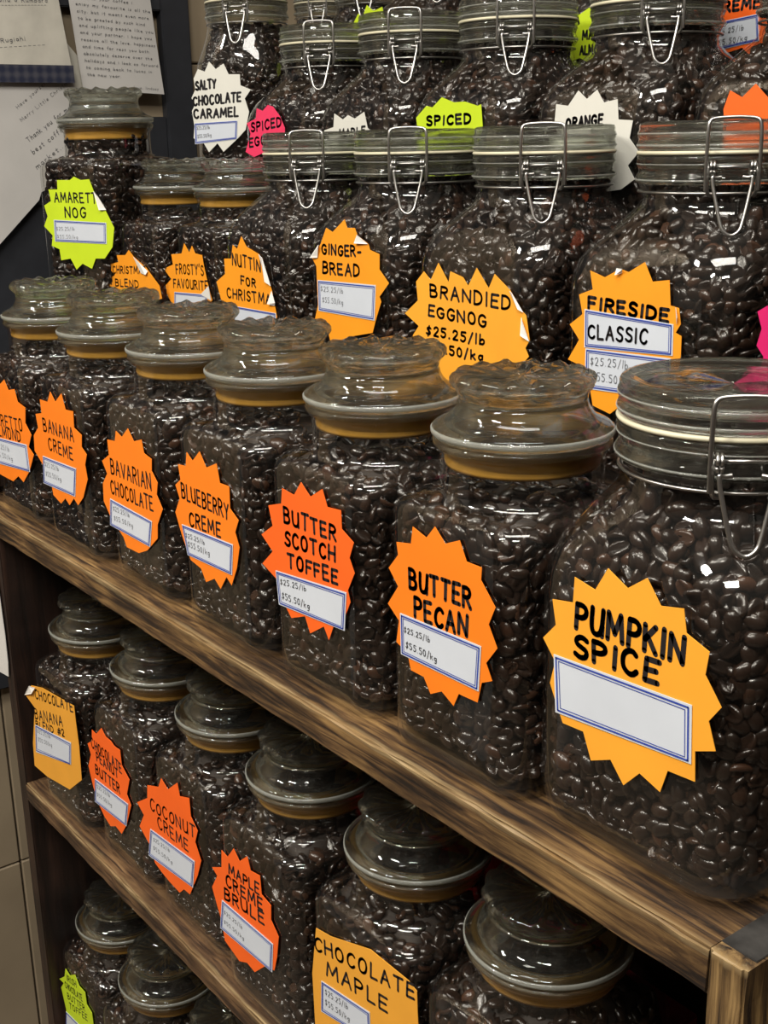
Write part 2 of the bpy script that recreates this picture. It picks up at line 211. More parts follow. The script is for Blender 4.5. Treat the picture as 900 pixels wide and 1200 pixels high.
def wood(name, dark, mid, light, axis=0, scale=1, edge=None, rough=.55):
    """worn stained wood: grain stretched along one axis; optional worn, paler strip along a front edge (y near 0)"""
    m, nt, out = new_mat(name); L = nt.links.new
    tc = N(nt, 'ShaderNodeTexCoord'); mp = N(nt, 'ShaderNodeMapping'); s = [150 * scale] * 3; s[axis] = 9 * scale; mp.inputs['Scale'].default_value = s
    L(tc.outputs['Object'], mp.inputs['Vector'])
    n1 = N(nt, 'ShaderNodeTexNoise'); n1.inputs['Scale'].default_value = 1; n1.inputs['Detail'].default_value = 8; n1.inputs['Roughness'].default_value = .65; n1.inputs['Distortion'].default_value = .6
    L(mp.outputs['Vector'], n1.inputs['Vector'])
    r = N(nt, 'ShaderNodeValToRGB'); e = r.color_ramp.elements; e[0].position = .40; e[0].color = (*dark, 1); e[1].position = .64; e[1].color = (*light, 1); e.new(.5).color = (*mid, 1)
    L(n1.outputs['Fac'], r.inputs['Fac'])
    n2 = N(nt, 'ShaderNodeTexNoise'); n2.inputs['Scale'].default_value = 9; n2.inputs['Detail'].default_value = 5; L(tc.outputs['Object'], n2.inputs['Vector'])
    r2 = N(nt, 'ShaderNodeValToRGB'); r2.color_ramp.elements[0].position = .38; r2.color_ramp.elements[0].color = (.20, .17, .15, 1); r2.color_ramp.elements[1].position = .62; r2.color_ramp.elements[1].color = (1, 1, 1, 1)
    L(n2.outputs['Fac'], r2.inputs['Fac'])
    mx = N(nt, 'ShaderNodeMix', data_type='RGBA', blend_type='MULTIPLY'); mx.inputs['Factor'].default_value = .8
    L(r.outputs['Color'], mx.inputs[6]); L(r2.outputs['Color'], mx.inputs[7]); colo = mx.outputs[2]
    if edge:
        sp = N(nt, 'ShaderNodeSeparateXYZ'); L(tc.outputs['Object'], sp.inputs[0])
        ab = N(nt, 'ShaderNodeMath', operation='ABSOLUTE'); ad = N(nt, 'ShaderNodeMath', operation='SUBTRACT'); L(sp.outputs['Y'], ad.inputs[0]); ad.inputs[1].default_value = edge[0]; L(ad.outputs[0], ab.inputs[0])
        az = N(nt, 'ShaderNodeMath', operation='SUBTRACT'); L(sp.outputs['Z'], az.inputs[0]); az.inputs[1].default_value = edge[1]
        abz = N(nt, 'ShaderNodeMath', operation='ABSOLUTE'); L(az.outputs[0], abz.inputs[0])
        su = N(nt, 'ShaderNodeMath', operation='ADD'); L(ab.outputs[0], su.inputs[0]); L(abz.outputs[0], su.inputs[1])
        mm = N(nt, 'ShaderNodeMath', operation='MULTIPLY_ADD'); L(n1.outputs['Fac'], mm.inputs[0]); mm.inputs[1].default_value = .02; L(su.outputs[0], mm.inputs[2])
        mr = N(nt, 'ShaderNodeMapRange'); mr.inputs['From Min'].default_value = .0095; mr.inputs['From Max'].default_value = .0155; mr.inputs['To Min'].default_value = .8; mr.inputs['To Max'].default_value = 0
        L(mm.outputs[0], mr.inputs['Value'])
        m3 = N(nt, 'ShaderNodeMix', data_type='RGBA'); L(mr.outputs[0], m3.inputs['Factor']); L(colo, m3.inputs[6]); m3.inputs[7].default_value = (.44, .31, .15, 1); colo = m3.outputs[2]
    b = N(nt, 'ShaderNodeBsdfPrincipled'); b.inputs['Roughness'].default_value = rough; L(colo, b.inputs['Base Color'])
    bp = N(nt, 'ShaderNodeBump'); bp.inputs['Strength'].default_value = .5; bp.inputs['Distance'].default_value = .0015; L(n1.outputs['Fac'], bp.inputs['Height']); L(bp.outputs['Normal'], b.inputs['Normal'])
    L(b.outputs['BSDF'], out.inputs['Surface']); return m

M = dict(
    glass=glass_wall(), lid=glass_solid(), bean=bean_mat(), ground=ground_glass(),
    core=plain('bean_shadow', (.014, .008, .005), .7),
    gasket=plain('amber_rubber', (.50, .27, .045), .3, noise=.12, nscale=60),
    seal=plain('white_rubber', (.60, .56, .40), .5, noise=.06),
    wire=plain('steel_wire', (.42, .41, .39), .3, metal=1),
    ink=plain('marker_ink', (.012, .010, .012), .45), pen=plain('pen_ink', (.16, .16, .17), .6), blue=plain('blue_print', (.03, .06, .34), .5),
    sticker=plain('sticker_paper', (.60, .64, .70), .45, noise=.03, nscale=25), curl=plain('paper_back', (.85, .82, .76), .6),
    shelf=wood('worn_shelf_wood', (.022, .011, .005), (.110, .058, .022), (.28, .165, .060), 0, 1, edge=(0, 0)),
    shelf_low=wood('worn_lower_shelf_wood', (.032, .016, .008), (.115, .060, .027), (.21, .120, .052), 0, 1, edge=(0, 0)),
    post=wood('worn_post_wood', (.022, .013, .007), (.13, .075, .028), (.34, .215, .085), 2, 1, edge=(0, 0)),
    panel=wood('dark_panel_wood', (.016, .008, .005), (.030, .014, .009), (.050, .024, .015), 2, .5, rough=.5),
    riser=wood('riser_wood', (.02, .012, .008), (.05, .03, .018), (.10, .06, .035), 0, .7),
    tile=plain('beige_wall_tile', (.34, .27, .18), .6, noise=.12, nscale=6, bump=.1), grout=plain('grout', (.10, .075, .05), .9),
    wall=plain('dark_wall', (.06, .045, .035), .8, noise=.15, nscale=8), floor=plain('floor_tile', (.13, .105, .08), .5, noise=.1, nscale=5),
    frame=plain('charcoal_metal', (.028, .030, .036), .45, noise=.1), paper=plain('white_paper', (.62, .60, .57), .7, noise=.04, nscale=18),
    cert=plain('certificate_paper', (.60, .57, .49), .7, noise=.10, nscale=30), tartan=None,
    paint=plain('worn_black_paint', (.030, .028, .026), .45, noise=.5, nscale=60, bump=.3),
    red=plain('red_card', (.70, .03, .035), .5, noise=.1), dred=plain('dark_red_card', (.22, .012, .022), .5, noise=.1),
)
LABEL_COL = dict(amber=(.90, .38, .030), amber2=(.92, .33, .014), amber3=(.80, .36, .035), orange=(.93, .215, .008), red_orange=(.92, .130, .010),
                 lime=(.55, .72, .018), white=(.70, .69, .62), pink=(.86, .045, .13), magenta=(.62, .01, .13))
for k, c in LABEL_COL.items(): M['lab_' + k] = plain(k + '_label_card', c, .5, noise=.05, nscale=20)

def tartan_mat():
    m, nt, out = new_mat('tartan_print'); L = nt.links.new; tc = N(nt, 'ShaderNodeTexCoord'); sp = N(nt, 'ShaderNodeSeparateXYZ'); L(tc.outputs['Object'], sp.inputs[0]); f = []
    for ax, sc in (('Y', 420), ('Z', 420)):
        mu = N(nt, 'ShaderNodeMath', operation='MULTIPLY'); L(sp.outputs[ax], mu.inputs[0]); mu.inputs[1].default_value = sc
        si = N(nt, 'ShaderNodeMath', operation='SINE'); L(mu.outputs[0], si.inputs[0]); f.append(si)
    ad = N(nt, 'ShaderNodeMath', operation='ADD'); L(f[0].outputs[0], ad.inputs[0]); L(f[1].outputs[0], ad.inputs[1])
    r = N(nt, 'ShaderNodeValToRGB'); e = r.color_ramp.elements; e[0].position = .2; e[0].color = (.02, .024, .05, 1); e[1].position = .9; e[1].color = (.07, .07, .09, 1)
    mr = N(nt, 'ShaderNodeMapRange'); mr.inputs['From Min'].default_value = -2; mr.inputs['From Max'].default_value = 2; L(ad.outputs[0], mr.inputs['Value']); L(mr.outputs[0], r.inputs['Fac'])
    b = N(nt, 'ShaderNodeBsdfPrincipled'); L(r.outputs['Color'], b.inputs['Base Color']); L(b.outputs['BSDF'], out.inputs['Surface']); return m
M['tartan'] = tartan_mat()

# ------------------------------------------------------------------ jar forms: rings of a rounded square (half width w, corner radius r)
def ring(w, r, u):
    """points and outward normals on a rounded square, u in [0,1) by arc length from the middle of the +x side"""
    u = np.asarray(u) % 1.0; a = 2 * (w - r); q = math.pi * r / 2; per = 4 * (a + q)
    s = u * per + a / 2; k = np.floor(s / (a + q)).astype(int); t = s - k * (a + q)
    on = t < a
    ang = np.where(on, 0, (t - a) / max(r, 1e-9))
    x = np.where(on, w, (w - r) + r * np.cos(ang)); y = np.where(on, -a / 2 + t, a / 2 + r * np.sin(ang))
    nx = np.where(on, 1, np.cos(ang)); ny = np.where(on, 0, np.sin(ang))
    th = k * math.pi / 2; c, s_ = np.cos(th), np.sin(th)
    return np.stack([c * x - s_ * y, s_ * x + c * y], 1), np.stack([c * nx - s_ * ny, s_ * nx + c * ny], 1)

def loft(name, rings, mat, n=96, cap0=True, cap1=True, mod=None):
    V, Fc = [], []; u = np.arange(n) / n
    for (z, w, r) in rings:
        P, _ = ring(w, r, u)
        for i, p in enumerate(P):
            x, y, zz = p[0], p[1], z
            if mod: x, y, zz = mod(x, y, zz)
            V.append((x, y, zz))
    for k in range(len(rings) - 1):
        for i in range(n):
            j = (i + 1) % n; Fc.append((k * n + i, k * n + j, (k + 1) * n + j, (k + 1) * n + i))
    if cap0: Fc.append(tuple(range(n))[::-1])
    if cap1: Fc.append(tuple((len(rings) - 1) * n + i for i in range(n)))
    me = mesh(name, V, Fc, mat, True); fix_normals(me); return me

def jar_profile(kind, dz=0.0):
    if kind == 'knob':      # square jar, flat shoulder, straight neck, rolled lip
        P = [(0, .056, .018), (.0012, .0605, .021), (.004, .0636, .0225), (.010, .0650, .023), (.03, .0651, .023), (.10, .0651, .023), (.158, .0651, .023), (.166, .0648, .0235), (.171, .0635, .025),
             (.1745, .0605, .030), (.1765, .0565, .042), (.179, .0535, .0534), (.184, .0522, .0521), (.198, .0520, .0519), (.205, .0525, .0524), (.2075, .0552, .0551), (.2100, .0562, .0561), (.2125, .0560, .0559), (.2140, .0545, .0544)]
        zs = .10
    elif kind == 'bottle':  # narrower round-shouldered clamp jar
        P = [(0, .058, .04), (.004, .064, .045), (.012, .0675, .048), (.03, .068, .048), (.12, .068, .048), (.150, .0675, .050), (.172, .0650, .054), (.190, .0605, .0575), (.205, .0560, .0555), (.217, .0530, .0529),
             (.226, .0548, .0547), (.229, .0560, .0559), (.232, .0550, .0549), (.236, .0535, .0534), (.241, .0545, .0544), (.246, .0545, .0544)]
        zs = .10
    else:
        W = .0775 if kind == 'clamp' else .084; d = W - .0775
        P = [(0, .064 + d, .028), (.002, .0685 + d, .030), (.007, .0735 + d, .030), (.016, .0765 + d, .029), (.03, .0775 + d, .028), (.10, .0775 + d, .028), (.148, .0775 + d, .028), (.160, .0768 + d, .029), (.170, .0752 + d * .9, .031),
             (.180, .0722 + d * .8, .036), (.189, .0685 + d * .55, .043), (.197, .0650 + d * .35, .050), (.204, .0615 + d * .15, .056), (.210, .0588, .0585), (.217, .0575, .0574), (.2225, .0580, .0579), (.226, .0602, .0601), (.229, .0610, .0609), (.232, .0602, .0601),
             (.2355, .0585, .0584), (.240, .0596, .0595), (.244, .0600, .0599), (.2462, .0590, .0589)]
        zs = .10
    return [(z + (dz if z > zs else 0), w, r) for z, w, r in P]

def jar_body(kind, dz=0.0):
    P = jar_profile(kind, dz); t = .0028
    inner = [(max(z, .007) - (.0012 if z > .17 + dz else 0), w - t, max(r - t, .004)) for z, w, r in P[2:]][::-1]
    inner[0] = (P[-1][0] - .0002, P[-1][1] - t * .8, P[-1][2] - t * .8)
    base = [(.0007, .045, .02)]
    return loft('jar_body', base + P + inner + [(.007, .05, .02)], M['glass'], 96)

# ---------------------------------------------------------------- coffee beans packed against the glass
def bean_template(seg, rings_):
    V = []; a, b, ct, cb = .0069, .0049, .0039, .0025
    V.append((a, 0, 0)); 
    for i in range(1, rings_):
        th = math.pi * i / rings_
        for k in range(seg):
            ph = math.pi / 2 + 2 * math.pi * k / seg; c, s = math.cos(ph), math.sin(ph)
            z = (ct if s > 0 else cb) * s * math.sin(th) ** .8
            if abs(c) < .2 and s < 0: z += .0034 * math.sin(th)
            V.append((a * math.cos(th), b * math.sin(th) ** .85 * c, z))
    V.append((-a, 0, 0)); Q = []
    for i in range(rings_ - 2):
        for k in range(seg): Q.append((1 + i * seg + k, 1 + i * seg + (k + 1) % seg, 1 + (i + 1) * seg + (k + 1) % seg, 1 + (i + 1) * seg + k))
    e = len(V) - 1; T = [(0, 1 + (k + 1) % seg, 1 + k) for k in range(seg)] + [(e, e - seg + k, e - seg + (k + 1) % seg) for k in range(seg)]
    return np.array(V), np.array(Q), np.array(T)

def bean_mass(kind, dz, fill, seed):
    r_ = np.random.default_rng(seed); P = [p for p in jar_profile(kind, dz) if p[0] <= fill + .004]
    t = .0046; P = [(max(z, .0125), w - t, max(r - t, .003)) for z, w, r in P[1:]]
    Z = np.array([p[0] for p in P]); W = np.array([p[1] for p in P]); R = np.array([p[2] for p in P])
    arc = np.r_[0, np.cumsum(np.hypot(np.diff(Z), np.diff(W)))]
    parts = []
    for (off, sp, tmpl, jit) in ((.0044, .0092, bean_template(12, 7), .0028), (.0094, .0112, bean_template(8, 5), .004)):
        C, X, Y, Zn = [], [], [], []
        for a in np.arange(sp * .4, arc[-1], sp * .88):
            per = 8 * np.interp(a, arc, W) - (8 - 2 * math.pi) * np.interp(a, arc, R)
            n = max(6, int(per / sp)); aa = np.clip(a + r_.uniform(-jit, jit, n), 0, arc[-1]); u = (np.arange(n) + r_.uniform(-.35, .35, n) + r_.uniform()) / n
            for i in range(n):
                w, r, z = np.interp(aa[i], arc, W), np.interp(aa[i], arc, R), np.interp(aa[i], arc, Z)
                e = .003; dw = (np.interp(aa[i] + e, arc, W) - np.interp(aa[i] - e, arc, W)); dzz = (np.interp(aa[i] + e, arc, Z) - np.interp(aa[i] - e, arc, Z))
                p, nn = ring(w, r, [u[i]]); k = math.hypot(dw, dzz) or 1
                nv = np.array([nn[0, 0] * dzz / k, nn[0, 1] * dzz / k, -dw / k]); C.append(np.array([p[0, 0], p[0, 1], z]) - nv * (off + r_.uniform(-.0004, .0014))); Zn.append(nv)
        # top surface of the fill
        wt = W[-1]
        for _ in range(int(3.1 * wt * wt / sp ** 2)):
            q = wt * .94 * math.sqrt(r_.uniform()); an = r_.uniform(0, 6.283); C.append(np.array([q * math.cos(an), q * math.sin(an), Z[-1] + r_.uniform(-.003, .002) - (off - .0044)])); Zn.append(np.array([0, 0, 1.]))
        C = np.array(C); Zn = np.array(Zn); m = len(C)
        zt = Zn * np.where(r_.uniform(size=m) < .42, -1, 1)[:, None] + r_.normal(0, .38, (m, 3)); zt /= np.linalg.norm(zt, axis=1)[:, None]
        xt = np.cross(zt, r_.normal(size=(m, 3))); xt /= np.linalg.norm(xt, axis=1)[:, None]; yt = np.cross(zt, xt)
        sc = r_.uniform(.86, 1.1, (m, 1, 1)); V, Q, T = tmpl
        VV = (V[None, :, 0, None] * xt[:, None] + V[None, :, 1, None] * yt[:, None] + V[None, :, 2, None] * zt[:, None]) * sc + C[:, None]
        parts.append((VV.reshape(-1, 3), (Q[None] + np.arange(m)[:, None, None] * len(V)).reshape(-1, 4), (T[None] + np.arange(m)[:, None, None] * len(V)).reshape(-1, 3), 0))
    # dark heart of the pile
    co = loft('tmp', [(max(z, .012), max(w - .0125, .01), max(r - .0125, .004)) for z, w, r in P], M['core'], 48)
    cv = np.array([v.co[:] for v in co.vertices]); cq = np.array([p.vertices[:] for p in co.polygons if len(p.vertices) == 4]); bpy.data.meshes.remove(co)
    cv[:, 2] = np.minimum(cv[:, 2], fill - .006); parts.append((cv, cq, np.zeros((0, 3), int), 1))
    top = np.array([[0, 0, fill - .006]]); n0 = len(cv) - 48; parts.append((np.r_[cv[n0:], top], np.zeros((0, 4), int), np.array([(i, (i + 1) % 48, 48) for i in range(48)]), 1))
    V = np.concatenate([p[0] for p in parts]); o = 0; Qs, Ts, mq, mt = [], [], [], []
    for v, q, t_, mi in parts: Qs.append(q + o); Ts.append(t_ + o); mq += [mi] * len(q); mt += [mi] * len(t_); o += len(v)
    Q = np.concatenate(Qs); T = np.concatenate(Ts)
    me = bpy.data.meshes.new('coffee_beans'); me.vertices.add(len(V)); me.vertices.foreach_set('co', V.astype(np.float32).ravel())
    me.loops.add(Q.size + T.size); me.loops.foreach_set('vertex_index', np.r_[Q.ravel(), T.ravel()].astype(np.int32))
    nf = len(Q) + len(T); me.polygons.add(nf); me.polygons.foreach_set('loop_start', np.r_[np.arange(len(Q)) * 4, Q.size + np.arange(len(T)) * 3].astype(np.int32))
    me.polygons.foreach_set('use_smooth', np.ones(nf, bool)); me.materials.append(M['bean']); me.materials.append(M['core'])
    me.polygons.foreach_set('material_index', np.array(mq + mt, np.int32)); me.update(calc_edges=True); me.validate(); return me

# ---------------------------------------------------------------- lids, gaskets, clamps
def revolve(name, prof, mat, n=96, mod=None, cap0=False, cap1=False):
    return loft(name, [(z, r, r * .9999) for r, z in prof], mat, n, cap0, cap1, mod)

def knob_lid():
    """hollow pressed-glass lid: flange and dome (lid) continue into the scalloped sunburst knob; each is closed on its own"""
    out_ = [(.0470, .2150), (.0560, .2150), (.0573, .2166), (.0575, .2192), (.0566, .2214), (.0540, .2230), (.0500, .2246), (.0462, .2270), (.0432, .2304), (.0412, .2344), (.0404, .2385)]
    inn = [(.0378, .2385), (.0386, .2338), (.0408, .2288), (.0440, .2248), (.0468, .2222), (.0472, .2190)]
    lid = revolve('jar_lid', out_ + inn + [(.0470, .2150)], M['lid'])
    kn = [(.0378, .2385), (.0404, .2385), (.0406, .2408), (.0417, .2434), (.0436, .2456), (.0449, .2480), (.0449, .2506), (.0432, .2530), (.0395, .2542), (.0340, .2534), (.0270, .2520), (.0180, .2512), (.0090, .2512), (.0018, .2518)]
    ki = [(.0018, .2486), (.0150, .2480), (.0270, .2486), (.0340, .2494), (.0390, .2488), (.0406, .2470), (.0396, .2446), (.0380, .2416), (.0378, .2385)]
    def mod(x, y, z):
        a = math.atan2(y, x); r = math.hypot(x, y)
        if z > .2425:
            k = min(1, (z - .2425) / .004); s = 1 + .022 * k * math.cos(a * 14) * (r > .030); x *= s; y *= s
            if z > .2505: z += (.0013 * math.cos(a * 14) + .0006 * math.cos(a * 28 + 1.2) * (r > .014)) * min(1, r / .02) * (1 if r < .041 else .5)
            if .018 < r < .040: z += .0005 * math.cos(r * 900)
        return x, y, z
    knob = revolve('lid_knob', kn + ki, M['lid'], 128, mod)
    return lid, knob

def clamp_lid(r=.0609):
    k = r / .0609
    prof = [(.0018, .2492), (.0480 * k, .2492), (.0590 * k, .2496), (.0606 * k, .2510), (.0612 * k, .2530), (.0604 * k, .2555), (.0598 * k, .2575), (.0608 * k, .2598), (.0608 * k, .2625), (.0598 * k, .2642), (.0600 * k, .2668), (.0590 * k, .2688), (.0560 * k, .2696), (.0520 * k, .2690), (.0470 * k, .2668), (.0300 * k, .2656), (.0018, .2652)]
    inn = [(.0018, .2615), (.0300 * k, .2618), (.0480 * k, .2630), (.0540 * k, .2640), (.0550 * k, .2600), (.0545 * k, .2540), (.0018, .2530)]
    return revolve('jar_lid', prof[2:] + [(.0018, .2622), (.0500 * k, .2622), (.0545 * k, .2600), (.0550 * k, .2550), (.0548 * k, .2496), prof[2][:2]], M['lid'])

def ring_tube(name, R, z, rad, mat, n=64, seg=8, sq=1):
    return tube(name, [[(R * math.cos(2 * math.pi * i / n), R * math.sin(2 * math.pi * i / n), z) for i in range(n)]], rad, mat, seg, True)

def clamp_parts(ang=-math.pi / 4, k=1.0):
    d = Vector((math.cos(ang), math.sin(ang), 0)); s = Vector((-math.sin(ang), math.cos(ang), 0))
    P = lambda a, r, z: d * (r * k) + s * (a * k) + Vector((0, 0, z))
    bail = tube('clamp_bail', [smooth_path([P(-.0175, .0655, .2225), P(-.0178, .0660, .2300), P(-.0178, .0665, .258), P(-.0172, .0655, .2685), P(-.0140, .0640, .2705), P(0, .0640, .2712), P(.0140, .0640, .2705), P(.0172, .0655, .2685), P(.0178, .0665, .258), P(.0178, .0660, .2300), P(.0175, .0655, .2225)], 2)], .00135, M['wire'])
    bar = [P(-.0172, .0640, .2385), P(.0172, .0640, .2385)]
    coils = []
    for sx in (-.0135, .0135):
        for q in (-.0010, .0012):
            coils.append([P(sx + q, .0648 + .0036 * math.cos(t), .2375 + .0045 * math.sin(t)) for t in np.linspace(0, 6.0, 14)])
    hinge = tube('clamp_hinge', [bar] + coils, .0011, M['wire'])
    lever = tube('clamp_lever', [smooth_path([P(-.0070, .0660, .2318), P(-.0118, .0668, .2312), P(-.0136, .0672, .2330), P(-.0128, .0685, .2250), P(-.0075, .0745, .2010), P(-.0055, .0760, .1960), P(0, .0768, .1925), P(.0055, .0760, .1960), P(.0075, .0745, .2010), P(.0128, .0685, .2250), P(.0136, .0672, .2330), P(.0118, .0668, .2312), P(.0070, .0660, .2318)], 2)], .00135, M['wire'])
    arms = []
    for sg in (-1, 1):
        arms.append(smooth_path([P(sg * .0160, .0640, .2385), P(sg * .0168, .0660, .2360), P(sg * .0166, .0650, .2200), P(sg * .0120, .0605, .2190)], 2))
    arm = [tube('clamp_arm', [a_], .0013, M['wire']) for a_ in arms]
    neck = ring_tube('neck_wire', .0588 * k, .2205, .0010, M['wire'])
    neck2 = ring_tube('lid_wire', .0606 * k, .2572, .0009, M['wire'])
    return [('clamp_bail', bail), ('clamp_hinge', hinge), ('clamp_lever', lever), ('clamp_arm', arm[0]), ('clamp_arm', arm[1]), ('neck_wire', neck)]

# ---------------------------------------------------------------- marker lettering: single-stroke capitals turned into ribbons
G = {
 'A': (8, ['0,0 4,10 8,0', '1.6,3.8 6.4,3.8']), 'B': (7, ['0,0 0,10', '~0,10 4,10 6,8.6 6,6.6 4,5.3 0,5.3', '~0,5.3 4.5,5.3 6.8,4 6.8,1.6 4.5,0 0,0']), 'C': (7.5, ['~7,8.6 5.5,10 3,10 .6,8 0,5 .6,2 3,0 5.5,0 7.2,1.6']),
 'D': (7.5, ['0,0 0,10', '~0,10 3.5,10 6.8,8 7.4,5 6.6,2 3.5,0 0,0']), 'E': (6.5, ['6.4,10 0,10 0,0 6.5,0', '0,5.2 5.4,5.2']), 'F': (6.5, ['6.5,10 0,10 0,0', '0,5.2 5.2,5.2']),
 'G': (8, ['~7.4,8.6 5.5,10 3,10 .6,8 0,5 .6,2 3,0 5.6,0 7.6,2 7.8,4.6', '4.6,4.6 8,4.6']), 'H': (7.5, ['0,0 0,10', '7.5,0 7.5,10', '0,5 7.5,5']), 'I': (1.2, ['.6,0 .6,10']), 'K': (7, ['0,0 0,10', '6.6,10 0,4.4', '1.8,5.8 7,0']),
 'L': (6, ['0,10 0,0 6,0']), 'M': (10, ['0,0 1,10 5,2.5 9,10 10,0']), 'N': (8, ['0,0 0,10 7.6,0 7.8,10']), 'O': (8, ['~4,10 1.2,9 0,5 1.2,1 4,0 6.8,1 8,5 6.8,9 4,10']), 'P': (6.5, ['0,0 0,10', '~0,10 4,10 6.5,8.6 6.5,6.2 4,4.8 0,4.8']),
 'R': (7.2, ['0,0 0,10', '~0,10 4,10 6.4,8.6 6.4,6.4 4,5.1 0,5.1', '2.6,5.1 7.2,0']), 'S': (6.5, ['~6.2,8.8 4.4,10 2,10 .3,8.4 .6,6.4 3.2,5.2 6,4 6.5,2 5,.2 2.4,0 0,1.4']), 'T': (8, ['0,10 8,10', '4,10 4,0']), 'U': (7.5, ['~0,10 0,3 1.5,.4 3.8,0 6,.4 7.4,3 7.5,10', '7.5,4 7.5,0']),
 'V': (8, ['0,10 4,0 8,10']), 'W': (11, ['0,10 2.6,0 5.5,8 8.4,0 11,10']), 'X': (7.5, ['0,0 7.5,10', '0,10 7.5,0']), 'Y': (7.5, ['0,10 3.8,5', '7.5,10 3.8,5 3.2,0']), 'Z': (7, ['0,10 7,10 0,0 7,0']),
 '0': (6, ['~3,10 .8,8.6 0,5 .8,1.2 3,0 5.2,1.2 6,5 5.2,8.6 3,10']), '2': (6, ['~.2,8 1.4,9.8 3.8,10 5.6,8.4 5.2,6 2.4,2.6 0,0 2,.2 6,0']), '5': (6, ['~5.8,10 1,10 .6,9.6 .5,6 3,6.4 5.6,5 5.8,2.4 4,.1 1.6,0 0,1.2']),
 '$': (6, ['~5.6,8 4,9 1.6,8.8 .8,7.2 3,5.2 5.4,3.6 5,1.6 2.6,1 .2,2', '3.4,11 2.6,-1']), '.': (1.5, ['.4,.2 .9,.2']), '/': (4.5, ['0,-1.5 4.5,11']), '-': (5, ['0,4.6 5,4.8']), "'": (2, ['1.4,11 .6,8.5']), '#': (8, ['2,0 3.4,9', '5,0 6.4,9', '0,3 8,3', '.6,6 8.4,6']),
 'l': (1.5, ['.8,0 .8,10.5']), 'b': (5.5, ['0,10.5 0,0', '~0,3 2,5.6 4.8,5 5.2,2 3.4,0 .2,.6']), 'k': (5.5, ['0,0 0,10', '5,6 0,3', '1.4,3.8 5.4,0']), 'g': (5.5, ['~5,5 3,6 .6,5 .2,2.4 2,.4 4.6,1.4 5,3', '~5.2,5.8 5,-1 3.4,-3.6 .6,-3']),
 ' ': (4, []), '"': (3, ['.6,11 .6,8.6', '2.4,11 2.4,8.6']), 'a': (5.5, ['~5,5 3,6 .6,5 .2,2.4 2,.2 4.4,1.4 5,5', '5,5.6 5.3,0']), 'e': (5.5, ['~.3,3 5,3.2 4.4,5.4 2.4,6 .5,4.6 .3,2 2.4,0 5.2,1']), 'n': (5.5, ['0,6 0,0', '~0,4 2,6 4.4,5.6 5,3 5.2,0']), 'o': (5.5, ['~2.7,6 .4,4.8 .2,1.6 2.6,0 5,1.4 5.2,4.6 2.7,6']), 't': (4.5, ['2,9 2,0 4,.4', '0,6 4.4,6']), 'h': (5.5, ['0,10 0,0', '~0,4 2,6 4.4,5.6 5,3 5.2,0']), 'u': (5.5, ['~0,6 .4,1 2.4,0 4.8,1.4 5,6', '5,6 5.4,0']), 'y': (5.5, ['0,6 2.6,1', '5.2,6 1.6,-3.4']), 'f': (4, ['~4.2,9.6 2.8,10 2,8 2,0', '0,5.6 4,5.6']), 'r': (4, ['0,6 0,0', '~0,4 1.6,6 3.8,5.8']), 'm': (8, ['0,6 0,0', '~0,4 2,6 3.8,5 4,0', '~4,4 6,6 7.6,5 8,0']), 's': (4.5, ['~4.2,5.4 2.4,6 .6,5 2.2,3.4 4.2,1.8 2.4,0 0,.8']), 'i': (1.2, ['.6,6 .6,0', '.6,8.4 .8,8.4']), 'c': (5, ['~4.8,5 3,6 .8,5 .2,2.6 1.6,.2 3.4,0 5,1']), 'v': (5, ['0,6 2.4,0 5,6']), 'd': (5.5, ['5,10 5,0', '~5,5 3,6 .6,5 .2,2.4 2,.2 4.4,1 5,2']), 'w': (7.5, ['0,6 2,0 3.8,5 5.6,0 7.5,6']), 'p': (5.5, ['0,6 0,-4', '~0,4 2,6 4.6,5 5,2.4 3,0 .2,.6']),
}

def strokes(text, p0, p1, h, wob):
    """letter strokes as 2-D polylines between two baseline ends; h = capital height"""
    adv = [(G.get(c) or G['O'])[0] for c in text]; gap = 3.9; tot = sum(adv) + gap * (len(text) - 1)
    dx, dy = (p1[0] - p0[0]) / tot, (p1[1] - p0[1]) / tot; sx = math.hypot(dx, dy); out = []; x = 0
    for c, a in zip(text, adv):
        oy = wob.uniform(-.35, .35); sl = wob.uniform(-.05, .09); hs = wob.uniform(.93, 1.06)
        for st in (G.get(c) or G['O'])[1]:
            sm = st[0] == '~'; pts = [tuple(map(float, q.split(','))) for q in st.lstrip('~').split()]
            pts = [(px + sl * py + wob.uniform(-.12, .12), py * hs + oy + wob.uniform(-.12, .12)) for px, py in pts]
            if sm: pts = [(v.x, v.y) for v in smooth_path([(a_, b_, 0) for a_, b_ in pts], 2)]
            out.append([(p0[0] + (x + px) * dx, p0[1] + (x + px) * dy + py * h / 10) for px, py in pts])
        x += a + gap
    return out

def ribbon(name, lines, hw, to3, mat, lift):
    V, Fc = [], []
    for P in lines:
        for (a, b) in zip(P[:-1], P[1:]):
            dx, dy = b[0] - a[0], b[1] - a[1]; l = math.hypot(dx, dy)
            if l < 1e-7: continue
            nx, ny = -dy / l * hw, dx / l * hw; i = len(V)
            V += [to3(a[0] + nx, a[1] + ny, lift), to3(a[0] - nx, a[1] - ny, lift), to3(b[0] - nx, b[1] - ny, lift), to3(b[0] + nx, b[1] + ny, lift)]; Fc.append((i, i + 1, i + 2, i + 3))
        for p in P:
            i = len(V); V += [to3(p[0] + hw * math.cos(t * math.pi / 4), p[1] + hw * math.sin(t * math.pi / 4), lift) for t in range(8)]; Fc.append(tuple(range(i, i + 8)))
    return mesh(name, V, Fc, mat)

